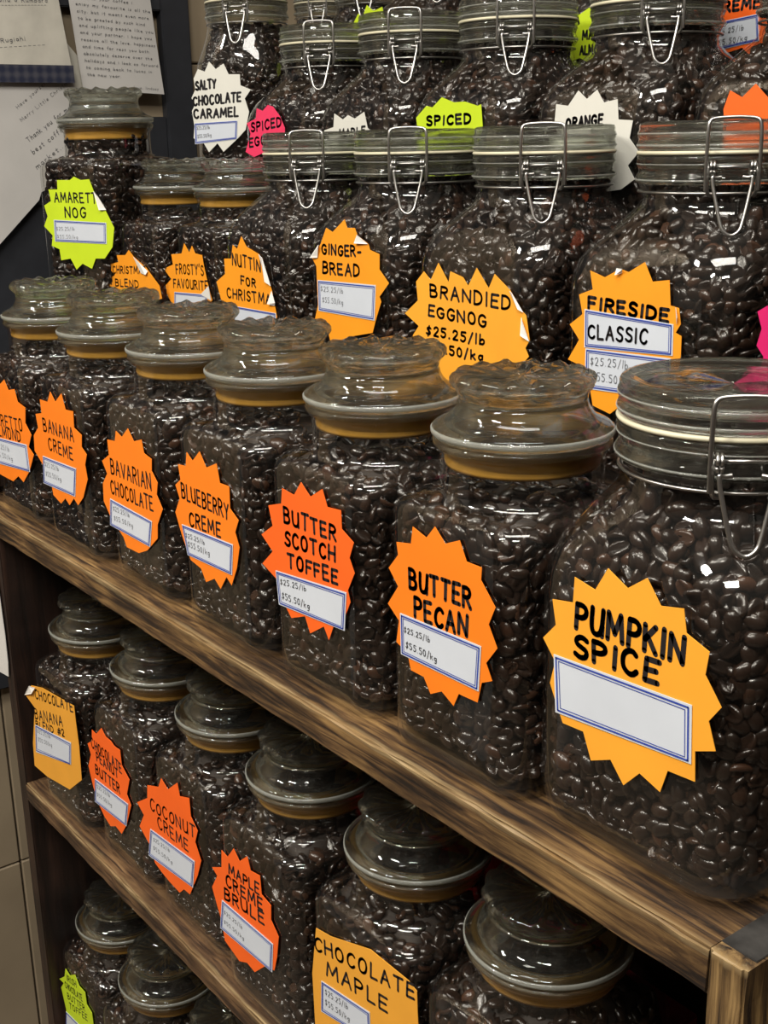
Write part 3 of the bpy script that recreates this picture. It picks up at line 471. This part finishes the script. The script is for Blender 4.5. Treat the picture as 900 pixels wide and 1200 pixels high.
def card(name, pts, to3, lo, hi, mat):
    """flat card with real thickness from an outline"""
    bm = bmesh.new(); vs = [bm.verts.new(to3(x, y, lo)) for x, y in pts]; f = bm.faces.new(vs)
    r = bmesh.ops.extrude_face_region(bm, geom=[f]); mv = Vector(to3(0, 0, hi)) - Vector(to3(0, 0, lo))
    bmesh.ops.translate(bm, vec=mv, verts=[v for v in r['geom'] if isinstance(v, bmesh.types.BMVert)])
    bmesh.ops.recalc_face_normals(bm, faces=bm.faces); bmesh.ops.triangulate(bm, faces=[f_ for f_ in bm.faces if len(f_.verts) > 4])
    me = bpy.data.meshes.new(name); bm.to_mesh(me); bm.free(); me.materials.append(mat); return me

def add_label(jar, key, w, seed):
    d = LABELS[key]; pl = -(w + .0012); wob = np.random.default_rng(seed)
    to3 = lambda u, v, l: (u, pl - l, v); mm = 1e-4
    lab = obj('label', card('label', [(a * mm, b * mm) for a, b in d['o']], to3, 0, .0004, M['lab_' + d['c']]), jar)
    big, small = [], []
    for T in d['t']:
        s, u0, v0, u1, v1, h, wd = T; st = strokes(s, (u0 * mm, v0 * mm), (u1 * mm, v1 * mm), h * mm, wob)
        (small if (s[0] == '$' and wd < .8) else big).append((st, wd))
    on_card = [x for x in big]
    if on_card:
        V, Fc = [], []
        for st, wd in on_card:
            lift = .0013 if (key == 'fireside' and wd == 1.1) else .00055
            me = ribbon('x', st, wd * .00088, to3, None, lift); o = len(V)
            V += [v.co[:] for v in me.vertices]; Fc += [tuple(i + o for i in p.vertices) for p in me.polygons]; bpy.data.meshes.remove(me)
        obj('lettering', mesh('lettering', V, Fc, M['ink']), lab)
    for q in d['s']:
        P = [(a * mm, b * mm) for a, b in q]; obj('price_sticker', card('price_sticker', P, to3, .0006, .0009, M['sticker']), lab)
        c = (sum(p[0] for p in P) / 4, sum(p[1] for p in P) / 4); ins = lambda k: [(p[0] + (c[0] - p[0]) * k * (.42 if True else 1), p[1] + (c[1] - p[1]) * k) for p in P]
        r1, r2 = ins(.10), ins(.20)
        me1 = ribbon('x', [r1 + [r1[0]], ], .00055, to3, None, .00115); V = [v.co[:] for v in me1.vertices]; Fc = [tuple(p.vertices) for p in me1.polygons]; bpy.data.meshes.remove(me1)
        me2 = ribbon('x', [r2 + [r2[0]]], .00025, to3, None, .00115); o = len(V); V += [v.co[:] for v in me2.vertices]; Fc += [tuple(i + o for i in p.vertices) for p in me2.polygons]; bpy.data.meshes.remove(me2)
        obj('sticker_border', mesh('sticker_border', V, Fc, M['blue']), lab)
    if small:
        V, Fc = [], []
        for st, wd in small:
            me = ribbon('x', st, max(wd * .0006, .0002), to3, None, .0012); o = len(V); V += [v.co[:] for v in me.vertices]; Fc += [tuple(i + o for i in p.vertices) for p in me.polygons]; bpy.data.meshes.remove(me)
        obj('price_writing', mesh('price_writing', V, Fc, M['pen']), lab)
    for q in d['w']:
        P = [(a * mm, b * mm) for a, b in q]; V = [to3(x, y, .0008 + .0022 * (i % 2)) for i, (x, y) in enumerate(P)] + [to3(x, y, .0013 + .0022 * (i % 2)) for i, (x, y) in enumerate(P)]; n = len(P)
        Fc = [tuple(range(n))[::-1], tuple(range(n, 2 * n))] + [(i, (i + 1) % n, n + (i + 1) % n, n + i) for i in range(n)]
        tag(obj('curled_tip', mesh('curled_tip', V, Fc, M['curl']), lab), 'curled tip showing the white back of the card')
    return lab

# ---------------------------------------------------------------- masters
ML = {}
ML['knob_body'] = jar_body('knob'); ML['clamp_body'] = jar_body('clamp'); ML['wide_body'] = jar_body('wide'); ML['bottle_body'] = jar_body('bottle', .065); ML['tall_body'] = jar_body('knob', .042)
ML['lid'], ML['knob'] = knob_lid()
ML['gasket'] = revolve('gasket', [(.0450, .1965), (.0484, .1965), (.0492, .1990), (.0480, .2020), (.0492, .2055), (.0494, .2110), (.0500, .2138), (.0500, .2148), (.0450, .2148), (.0450, .1965)], M['gasket'], 64)
ML['clid'] = clamp_lid(); ML['seal'] = revolve('rubber_seal', [(.050, .2464), (.0606, .2464), (.0613, .2478), (.0606, .2492), (.050, .2492), (.050, .2464)], M['seal'], 64)
ML['blid'] = clamp_lid(.0555); ML['bseal'] = revolve('rubber_seal', [(.046, .2464), (.0550, .2464), (.0558, .2478), (.0550, .2492), (.046, .2492), (.046, .2464)], M['seal'], 64)
ML['crim'] = revolve('neck_rim', [(.0570, .2262), (.0602, .2262), (.0616, .2282), (.0616, .2300), (.0602, .2322), (.0590, .2345), (.0596, .2375), (.0606, .2395), (.0608, .2440), (.0600, .2462), (.0570, .2462), (.0570, .2262)], M['lid'], 80)
ML['brim'] = revolve('neck_rim', [(.0520, .2262), (.0548, .2262), (.0560, .2282), (.0560, .2300), (.0548, .2322), (.0538, .2345), (.0544, .2375), (.0552, .2395), (.0554, .2440), (.0546, .2462), (.0520, .2462), (.0520, .2262)], M['lid'], 80)
ML['krim'] = revolve('neck_rim', [(.0528, .2090), (.0552, .2092), (.0564, .2104), (.0567, .2118), (.0562, .2134), (.0545, .2145), (.0528, .2145), (.0528, .2090)], M['lid'], 80)
def bands(name, rows, k=1.0):  # thin pale bands painting the light caught along rims, ribs and beads
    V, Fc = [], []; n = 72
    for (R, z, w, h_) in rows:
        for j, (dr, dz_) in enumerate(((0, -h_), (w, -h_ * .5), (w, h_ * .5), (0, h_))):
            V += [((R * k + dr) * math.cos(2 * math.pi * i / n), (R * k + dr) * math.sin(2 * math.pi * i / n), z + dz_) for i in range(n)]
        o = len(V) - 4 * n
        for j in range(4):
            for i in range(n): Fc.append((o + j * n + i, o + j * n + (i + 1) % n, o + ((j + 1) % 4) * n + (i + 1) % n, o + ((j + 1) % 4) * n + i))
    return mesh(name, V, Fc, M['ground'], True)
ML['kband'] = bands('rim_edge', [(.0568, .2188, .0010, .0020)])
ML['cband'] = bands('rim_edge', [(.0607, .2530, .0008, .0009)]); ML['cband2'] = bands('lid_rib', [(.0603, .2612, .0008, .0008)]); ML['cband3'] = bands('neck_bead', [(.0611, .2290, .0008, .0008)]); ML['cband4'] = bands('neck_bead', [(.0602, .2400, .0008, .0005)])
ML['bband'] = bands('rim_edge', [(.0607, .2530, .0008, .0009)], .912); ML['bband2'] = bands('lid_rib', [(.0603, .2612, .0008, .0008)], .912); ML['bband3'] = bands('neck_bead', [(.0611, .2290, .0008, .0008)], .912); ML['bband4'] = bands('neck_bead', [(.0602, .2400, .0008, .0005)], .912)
CL = clamp_parts(); CLB = clamp_parts(-math.pi / 4, .912)
BE = dict(knob=bean_mass('knob', 0, .191, 1), clamp=bean_mass('clamp', 0, .224, 2), wide=bean_mass('wide', 0, .222, 3), bottle=bean_mass('bottle', .065, .285, 4), tall=bean_mass('knob', .042, .241, 5))

def make_jar(kind, loc, label, beanlabel, group, rz=0, key=None, scale=(1, 1, 1), beanrot=0, w=None):
    knobby = kind in ('knob', 'tall')
    j = empty('coffee_jar' if knobby else 'clamp_jar', loc, rz); tag(j, label, 'jar', group)
    obj('glass_body', ML[kind + '_body'], j)
    dz = {'bottle': .065, 'tall': .042}.get(kind, 0)
    if knobby:
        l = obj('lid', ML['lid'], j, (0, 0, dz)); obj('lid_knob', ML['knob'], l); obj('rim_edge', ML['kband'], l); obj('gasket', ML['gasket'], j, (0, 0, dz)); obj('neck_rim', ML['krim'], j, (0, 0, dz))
    else:
        b = kind == 'bottle'
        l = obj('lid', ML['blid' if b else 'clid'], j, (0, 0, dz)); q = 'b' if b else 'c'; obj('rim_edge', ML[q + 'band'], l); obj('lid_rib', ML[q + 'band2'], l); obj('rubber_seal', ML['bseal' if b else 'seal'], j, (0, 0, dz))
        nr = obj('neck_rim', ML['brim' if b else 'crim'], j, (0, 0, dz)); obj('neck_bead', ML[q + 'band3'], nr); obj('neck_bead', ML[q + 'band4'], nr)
        for n_, me in (CLB if b else CL): obj(n_, me, j, (0, 0, dz)).rotation_euler = (0, 0, 0)
        # the clamp looks down the aisle whichever way the jar is turned
        for c in j.children:
            if c.name.split('.')[0] in ('clamp_bail', 'clamp_hinge', 'clamp_lever', 'clamp_arm'): c.rotation_euler = (0, 0, -rz)
    for c in j.children:
        if scale != (1, 1, 1):
            c.scale = scale; c.location = [c.location[i] * scale[i] for i in range(3)]
    be = obj('coffee_beans', BE[kind]); be.location = loc; be.scale = scale; be.rotation_euler = (0, 0, rz + beanrot * math.pi / 2)
    tag(be, beanlabel, 'coffee beans', 'coffee beans filling the jars', 'stuff')
    if key: add_label(j, key, w, abs(hash(key)) % 9999 if False else sum(map(ord, key)))
    return j
# ------------------------------------------------------------------ setting
def struct(name, me): return tag(obj(name, me), kind='structure')
fl = struct('floor', box_mesh('floor', (-1.3, -2.6, -1.32), (2.6, 1.0, -1.30), M['floor']))
wf = struct('wall_front', box_mesh('wall_front', (-1.2, -2.55, -1.30), (2.5, -2.5, 1.5), M['wall']))
wr = struct('wall_right', box_mesh('wall_right', (2.4, -2.5, -1.30), (2.45, 1.0, 1.5), M['wall']))
wb = struct('wall_back', box_mesh('wall_back', (-1.2, .95, -1.30), (1.8, 1.0, 1.9), M['wall']))
wl = struct('wall_left', box_mesh('wall_left', (-1.20, -1.2, -1.30), (-1.158, .949, 1.9), M['grout']))
tm = box_mesh('wall_tile', (0, .0015, .0015), (.008, .2755, .4555), M['tile'], .002, 1)
for i in range(8):
    for k in range(7):
        obj('wall_tile', tm, wl, (-1.1579, -1.19 + i * .277 - .0 * (k % 2), -1.307 + k * .457))
# dark metal frame fixed in front of the tiled wall, papers taped to it
fr = empty('metal_frame', (-1.148, .25, -.2)); tag(fr, 'charcoal metal frame on the tiled side wall behind the papers', 'frame')
for nm, lo, hi in (('upright', (0, .333, -.3), (.02, .385, 1.6)), ('upright', (0, -.60, -.3), (.02, -.03, 1.6)), ('crossbar', (0, -.03, .800), (.02, .333, .95)), ('lower_panel', (0, -.03, -.3), (.014, .333, .635)), ('inner_rail', (.012, -.03, .50), (.018, .333, .52))):
    obj(nm, box_mesh(nm, lo, hi, M['frame'], .002), fr)

def paper(name, label, corners, mat, lines=(), bend=.004, thick=.0006, cat='paper'):
    """sheet of paper on the side wall: corners as (y, z) clockwise from top left, in a plane of constant x"""
    a, b, c, d = [Vector((0, p[0], p[1])) for p in corners]; n = 8; V = []
    f = lambda s, t: (a * (1 - s) + b * s) * (1 - t) + (d * (1 - s) + c * s) * t
    bx = lambda s, t: bend * (math.sin(s * 3.1) * .6 + t * t)
    for side in (0, 1):
        for i in range(n + 1):
            for j in range(n + 1):
                p = f(i / n, j / n); V.append((bx(i / n, j / n) + side * thick, p.y, p.z))
    Fc = []; o = (n + 1) ** 2
    for i in range(n):
        for j in range(n):
            q = (i * (n + 1) + j, (i + 1) * (n + 1) + j, (i + 1) * (n + 1) + j + 1, i * (n + 1) + j + 1); Fc += [q, tuple(x + o for x in q[::-1])]
    e = [i * (n + 1) for i in range(n + 1)] + [n * (n + 1) + j for j in range(1, n + 1)] + [i * (n + 1) + n for i in range(n - 1, -1, -1)] + [j for j in range(n - 1, 0, -1)]
    for i in range(len(e)): Fc.append((e[i], e[(i + 1) % len(e)], e[(i + 1) % len(e)] + o, e[i] + o))
    ob = obj(name, mesh(name, V, Fc, mat, False)); tag(ob, label, cat)
    V, Fc = [], []; wob = np.random.default_rng(len(label))
    for (s, s0, t0, s1, t1, h, hw) in lines:
        S = strokes(s, (0, 0), (1, 0), 1, wob); A, B = f(s0, t0), f(s1, t1); ux = (B - A); ln = ux.length; ux = ux / ln; uz = Vector((0, -ux.z, ux.y))
        P = [[(x * ln, y * h) for x, y in st] for st in S]
        def to3(x, y, l):
            p = A + ux * x + uz * y; e1, e2 = b - a, d - a; q = p - a; s_ = q.dot(e1) / e1.dot(e1); t_ = q.dot(e2) / e2.dot(e2)
            return (bx(s_, t_) + thick + .0006, p.y, p.z)
        me = ribbon('x', P, hw, to3, None, 0); o2 = len(V); V += [v.co[:] for v in me.vertices]; Fc += [tuple(i + o2 for i in p.vertices) for p in me.polygons]; bpy.data.meshes.remove(me)
    if V: obj('handwriting', mesh('handwriting', V, Fc, M['pen']), ob)
    return ob
PX = -1.122
letter = ['wanted to come to', "lucas as your coffee i", 'enjoy my favourite is all the', 'city, but it meant even more', 'to be greeted by such kind', 'and uplifting people like you', 'and your partner! i hope you', 'receive all the love, happiness', 'and time for rest you both', 'absolutely deserve over the', 'holidays and i look so forward', 'to coming back to lucas in', 'the new year!']
LN = [(t.replace('j', 'i').replace('x', 's').replace('z', 's').replace(',', '.').replace('!', '.'), .07, .10 + i * .064, .07 + .9 * min(1, len(t) / 29), .10 + i * .064, .0042, .00032) for i, t in enumerate(letter)] + [('love. lindsay', .62, .965, .93, .965, .004, .0003)]
p = paper('handwritten_letter', 'small white handwritten letter hanging from the dark frame', [(.418, .640), (.560, .632), (.573, .470), (.430, .477)], M['paper'], LN); p.location.x = PX
p = paper('certificate', 'cream signed certificate with a dark tartan band along its bottom edge', [(.235, .66), (.392, .655), (.408, .512), (.235, .512)], M['cert'],
          [('Cholla a Rumbard', .33, .40, .88, .37, .006, .0004), ('a Rugiahi', .30, .80, .60, .76, .006, .0004), ('------------------', .3, .44, .86, .40, .0008, .00025), ('----------', .35, .84, .78, .80, .0008, .00025)], .002); p.location.x = PX + .014
tb = box_mesh('tartan_band', (.002, .235, .486), (.0035, .411, .512), M['tartan']); obj('tartan_band', tb, p)
p = paper('greeting_card', 'large white thank-you card tilted below the tartan certificate', [(.205, .520), (.400, .528), (.425, .430), (.310, .285)], M['paper'], (), .003); bpy.data.objects.remove(p)
def sheet(name, label, outline, mat, x, cat='paper'):
    to3 = lambda u, v, l: (l, u, v)
    o = obj(name, card(name, outline, to3, 0, .0008, mat)); o.location.x = x; return tag(o, label, cat)
gc = sheet('greeting_card', 'large white thank-you card tilted below the tartan certificate', [(.215, .505), (.408, .522), (.430, .400), (.405, .352), (.385, .338), (.343, .322), (.338, .310), (.255, .235), (.225, .18)], M['paper'], PX + .006)
V, Fc = [], []; wob = np.random.default_rng(3)
for (s, y0, z0, y1, z1, h, hw) in (("Have yourself a", .318, .4475, .378, .492, .0055, .0003), ('Merry Little Christmas', .322, .4285, .412, .490, .0055, .0003), ('Thank you for making the', .330, .398, .440, .470, .0075, .00045), ('best coffee in the', .336, .380, .430, .440, .0075, .00045), ('market... on', .340, .357, .410, .405, .0075, .00045)):
    a = Vector((y0, z0)); b = Vector((y1, z1)); ux = (b - a).normalized(); uy = Vector((-ux.y, ux.x)); ln = (b - a).length
    P = [[tuple(a + ux * (x * ln) + uy * (y * h)) for x, y in st] for st in strokes(s, (0, 0), (1, 0), 1, wob)]
    me = ribbon('x', P, hw, lambda u, v, l: (.0011, u, v), None, 0); o2 = len(V); V += [v.co[:] for v in me.vertices]; Fc += [tuple(i + o2 for i in q.vertices) for q in me.polygons]; bpy.data.meshes.remove(me)
obj('handwriting', mesh('handwriting', V, Fc, M['pen']), gc)
sheet('paper_sheet', 'white sheet of paper tucked behind the tilted card', [(.395, .50), (.405, .556), (.480, .470), (.480, .40), (.40, .40)], M['cert'], PX - .006)

# ------------------------------------------------------------------ wooden shelf unit
su = empty('shelf_unit', (.5185, 0, 0)); tag(su, 'worn brown wooden shelf unit carrying the three front rows of jars', 'shelf')
X0, X1 = -.60, .4963
def plank(name, lo, hi, mat, origin, lab=None, seed=0, bev=.0018, wear=.0012):
    o_ = Vector(origin); bm = bmesh.new(); lo, hi = Vector(lo) - o_, Vector(hi) - o_
    bmesh.ops.create_cube(bm, size=1)
    for v in bm.verts: v.co = Vector([(lo[i] + hi[i]) / 2 + v.co[i] * (hi[i] - lo[i]) for i in range(3)])
    ax = max(range(3), key=lambda i: hi[i] - lo[i])
    es = [e for e in bm.edges if abs((e.verts[0].co - e.verts[1].co)[ax]) > 1e-4]; bmesh.ops.subdivide_edges(bm, edges=es, cuts=60)
    es = [e for e in bm.edges if abs(abs((e.verts[0].co - e.verts[1].co).normalized()[ax]) - 1) < .01]; bmesh.ops.bevel(bm, geom=es, offset=bev, segments=2, affect='EDGES')
    r_ = np.random.default_rng(seed)
    for v in bm.verts: v.co += Vector(r_.normal(0, wear * .28, 3))
    me = bpy.data.meshes.new(name); bm.to_mesh(me); bm.free(); me.materials.append(mat)
    ob = obj(name, me, su, o_ - su.location); return ob
plank('shelf_board', (X0, 0, -.0275), (X1 - .0005, .205, 0), M['shelf'], (0, 0, 0), seed=1)
plank('shelf_board', (-.497, 0, -.3386 - .0235), (X1 - .0005, .20, -.3386), M['shelf_low'], (0, 0, -.3386), seed=2)
plank('shelf_board', (-.497, 0, -.740 - .0235), (X1 - .0005, .20, -.740), M['shelf_low'], (0, 0, -.740), seed=3)
plank('end_post', (X1, -.0005, -1.30), (.5185, .205, -.0006), M['post'], (.5185, 0, 0), seed=4)
o = obj('corner_cap', box_mesh('corner_cap', (X1 - .0004, .010, -.0040), (.5178, .205, .0003), M['paint'], .0003), su, (-.5185, 0, 0))
o = obj('end_panel', box_mesh('end_panel', (-.522, .0015, -1.30), (-.4975, .205, -.0280), M['panel'], .0015), su, (-.5185, 0, 0))
o = obj('back_panel', box_mesh('back_panel', (-.522, .206, -1.30), (.5185, .214, -.0280), M['panel']), su, (-.5185, 0, 0))
up_ = obj('end_upright', box_mesh('end_upright', (-.598, -.030, .0003), (-.575, .052, .285), M['panel'], .008, 3)); tag(up_, 'dark wooden upright with a rounded top at the far end of the shelf', 'post')

# stepped riser behind the front row
for k, (y0, y1, z, zb, nm) in enumerate(((.216, .435, .132, -1.3, 'lowest'), (.3965, .585, .257, .1325, 'middle'), (.57, .78, .36, .2575, 'topmost'))):
    rs = empty('riser_step', (0, y0, 0)); tag(rs, nm + ' dark wooden step of the riser behind the front row of jars', 'riser', 'steps of the stepped riser')
    obj('tread', box_mesh('tread', (-.97, 0, z - .018), (1.0, y1 - y0, z), M['riser'], .001), rs)
    obj('riser_board', box_mesh('riser_board', (-.97, .004 if k == 0 else .042, zb), (1.0, .016 if k == 0 else .054, z - .018), M['riser']), rs)
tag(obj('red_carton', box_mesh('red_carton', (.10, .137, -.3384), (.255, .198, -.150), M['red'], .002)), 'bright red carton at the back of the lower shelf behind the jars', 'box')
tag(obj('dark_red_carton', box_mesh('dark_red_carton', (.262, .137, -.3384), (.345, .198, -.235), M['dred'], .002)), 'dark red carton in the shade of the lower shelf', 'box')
ps = obj('hanging_paper', card('hanging_paper', [(-.60, -.04), (-.512, -.04), (-.509, -.09), (-.5055, -.15), (-.5065, -.185), (-.510, -.203), (-.60, -.215)], lambda u, v, l: (u, -l, v), .0005, .0012, M['paper'])); tag(ps, 'white paper sheet hanging on the outer edge of the shelf end', 'paper')

# ------------------------------------------------------------------ jars
FR, MID, TOP, LOW, BOT, FAR = 'knob-lid jars along the front edge of the main shelf', 'jars on the second tier', 'clamp jars on the third tier', 'jars on the lower shelf', 'jars on the bottom shelf', 'jars at the very back on the top tier'
J = make_jar
S = 'glass jar with a sunburst knob lid and orange starburst label '
for i, (k, x, y, l, nm) in enumerate((
    ('almond', -.4655, .0819, S + 'reading AMARETTO ALMOND', 'amaretto almond'), ('banana', -.3103, .0787, S + 'reading BANANA CREME', 'banana creme'), ('bavar', -.1606, .0801, S + 'reading BAVARIAN CHOCOLATE', 'bavarian chocolate'),
    ('blue', -.0142, .0778, S + 'reading BLUEBERRY CREME', 'blueberry creme'), ('scotch', .1279, .0786, S + 'reading BUTTER SCOTCH TOFFEE', 'butter scotch toffee'), ('pecan', .2725, .0787, S + 'reading BUTTER PECAN', 'butter pecan'))):
    J('knob', (x, y, 0), l, 'dark roasted beans inside the %s jar' % nm, FR, key=k, w=.0651, beanrot=i)
J('clamp', (.4179, .0948, 0), 'largest front clamp jar with a yellow-orange starburst reading PUMPKIN SPICE', 'dark roasted beans inside the pumpkin spice jar', None, key='pumpkin', w=.0775)
J('tall', (-.792, .311, .132), 'tall knob-lid jar with a lime starburst label reading AMARETTO NOG', 'dark roasted beans inside the tall amaretto nog jar', MID, rz=.3, key='nog', w=.073, scale=(1.12, 1.12, 1.12))
J('knob', (-.642, .332, .132), 'small knob-lid jar with torn orange label reading CHRISTMAS BLEND', 'dark roasted beans inside the christmas blend jar', MID, key='xmas', w=.062, scale=(.95, .95, .95), beanrot=1)
J('knob', (-.510, .345, .132), "small knob-lid jar with orange label reading FROSTY'S FAVOURITE", "dark roasted beans inside the frosty's favourite jar", MID, key='frosty', w=.062, scale=(.95, .95, .95), beanrot=3)
for i, (k, x, y, l, nm) in enumerate((('nuttin', -.335, .345, "clamp jar with a peeling orange label reading NUTTIN' FOR CHRISTMAS", "nuttin' for christmas"), ('ginger', -.165, .345, 'clamp jar with a curled orange label reading GINGER-BREAD', 'ginger-bread'),
    ('brandied', .03, .33, 'clamp jar with a wide amber label reading BRANDIED EGGNOG and prices', 'brandied eggnog'), ('fireside', .225, .32, 'clamp jar with an amber label and white sticker reading FIRESIDE CLASSIC', 'fireside classic'), ('magenta', .42, .31, 'clamp jar with a magenta label at the right end of the second tier', 'magenta-labelled'))):
    J('wide', (x, y, .132), l, 'dark roasted beans inside the %s jar' % nm, MID, key=k, w=.084, beanrot=i)
J('bottle', (-.70, .485, .257), 'narrow tall clamp jar with a white starburst reading SALTY CHOCOLATE CARAMEL', 'dark roasted beans inside the salty chocolate caramel jar', TOP, rz=.62, key='salty', w=.068)
for i, (k, x, l, nm) in enumerate((('segg', -.51, 'clamp jar with a hot pink label reading SPICED EGGNOG', 'pink-labelled spiced eggnog'), ('white', -.345, 'clamp jar with a small white spiky label beside the pink-labelled jar', 'small white-labelled'), ('syel', -.17, 'clamp jar with a lime label reading SPICED on the third tier', 'lime-labelled spiced'),
    ('big', .015, 'clamp jar with a large white crinkled starburst label on the third tier', 'large white-labelled'), ('last3', .2, 'clamp jar with a plain red-orange starburst at the right end of the third tier', 'red-orange-labelled'))):
    J('wide', (x, .485, .257), l, 'dark roasted beans inside the %s jar on the third tier' % nm, TOP, key=k, w=.084, beanrot=i + 1)
for i, (k, x, l, nm) in enumerate((('r4a', -.5, 'rear clamp jar with a torn lime label on the top tier', 'torn lime-labelled'), (None, -.31, 'rear clamp jar without a visible label on the top tier', 'unlabelled'), ('r4b', -.12, 'rear clamp jar with a lime label showing M and A between two lids', 'lime-labelled rear'),
    ('r4c', .1, 'rear clamp jar with a red-orange label and price sticker on the top tier', 'priced red-orange-labelled'))):
    J('wide', (x, .66, .36), l, 'dark roasted beans inside the %s jar on the top tier' % nm, FAR, key=k, w=.084, beanrot=i + 2)
J('bottle', (-.80, .68, .36), 'leftmost small clamp jar at the back of the top tier', 'dark roasted beans inside the leftmost rear jar', FAR, scale=(.8, .8, .72))
J('bottle', (-.67, .67, .36), 'second small clamp jar from the left at the back of the top tier', 'dark roasted beans inside the second rear jar', FAR, scale=(.9, .9, .74), beanrot=1)
for i, (k, x, y, l, nm) in enumerate((('cbanana', -.3971, .0722, 'knob-lid jar with a crumpled yellow label reading CHOCOLATE BANANA BLEND #2', 'chocolate banana blend'), ('cpb', -.2536, .0781, 'knob-lid jar with a red-orange label reading CHOCOLATE PEANUT BUTTER', 'chocolate peanut butter'),
    ('coco', -.1136, .0785, 'knob-lid jar with a red-orange starburst reading COCONUT CREME', 'coconut creme'), ('maple', .0277, .0706, 'knob-lid jar with a red-orange starburst reading MAPLE CREME BRULE', 'maple creme brule'),
    ('cmaple', .1746, .0690, 'knob-lid jar with a yellow rectangular label reading CHOCOLATE MAPLE', 'chocolate maple'), (None, .3182, .066, 'unlabelled knob-lid jar at the right end of the lower shelf', 'unlabelled lower'))):
    J('knob', (x, y, -.3386), l, 'dark roasted beans inside the %s jar' % nm, LOW, key=k, w=.0651, beanrot=i)
J('knob', (-.432, .08, -.740), 'knob-lid jar with a lime green label on the bottom shelf', 'dark roasted beans inside the lime-labelled bottom shelf jar', BOT, key='b1', w=.0651, beanrot=1)
J('knob', (-.296, .072, -.740), 'knob-lid jar second from the shelf end on the bottom shelf', 'dark roasted beans inside the second bottom shelf jar', BOT, beanrot=2)
J('knob', (-.155, .075, -.740), 'knob-lid jar third from the shelf end on the bottom shelf', 'dark roasted beans inside the third bottom shelf jar', BOT, beanrot=3)
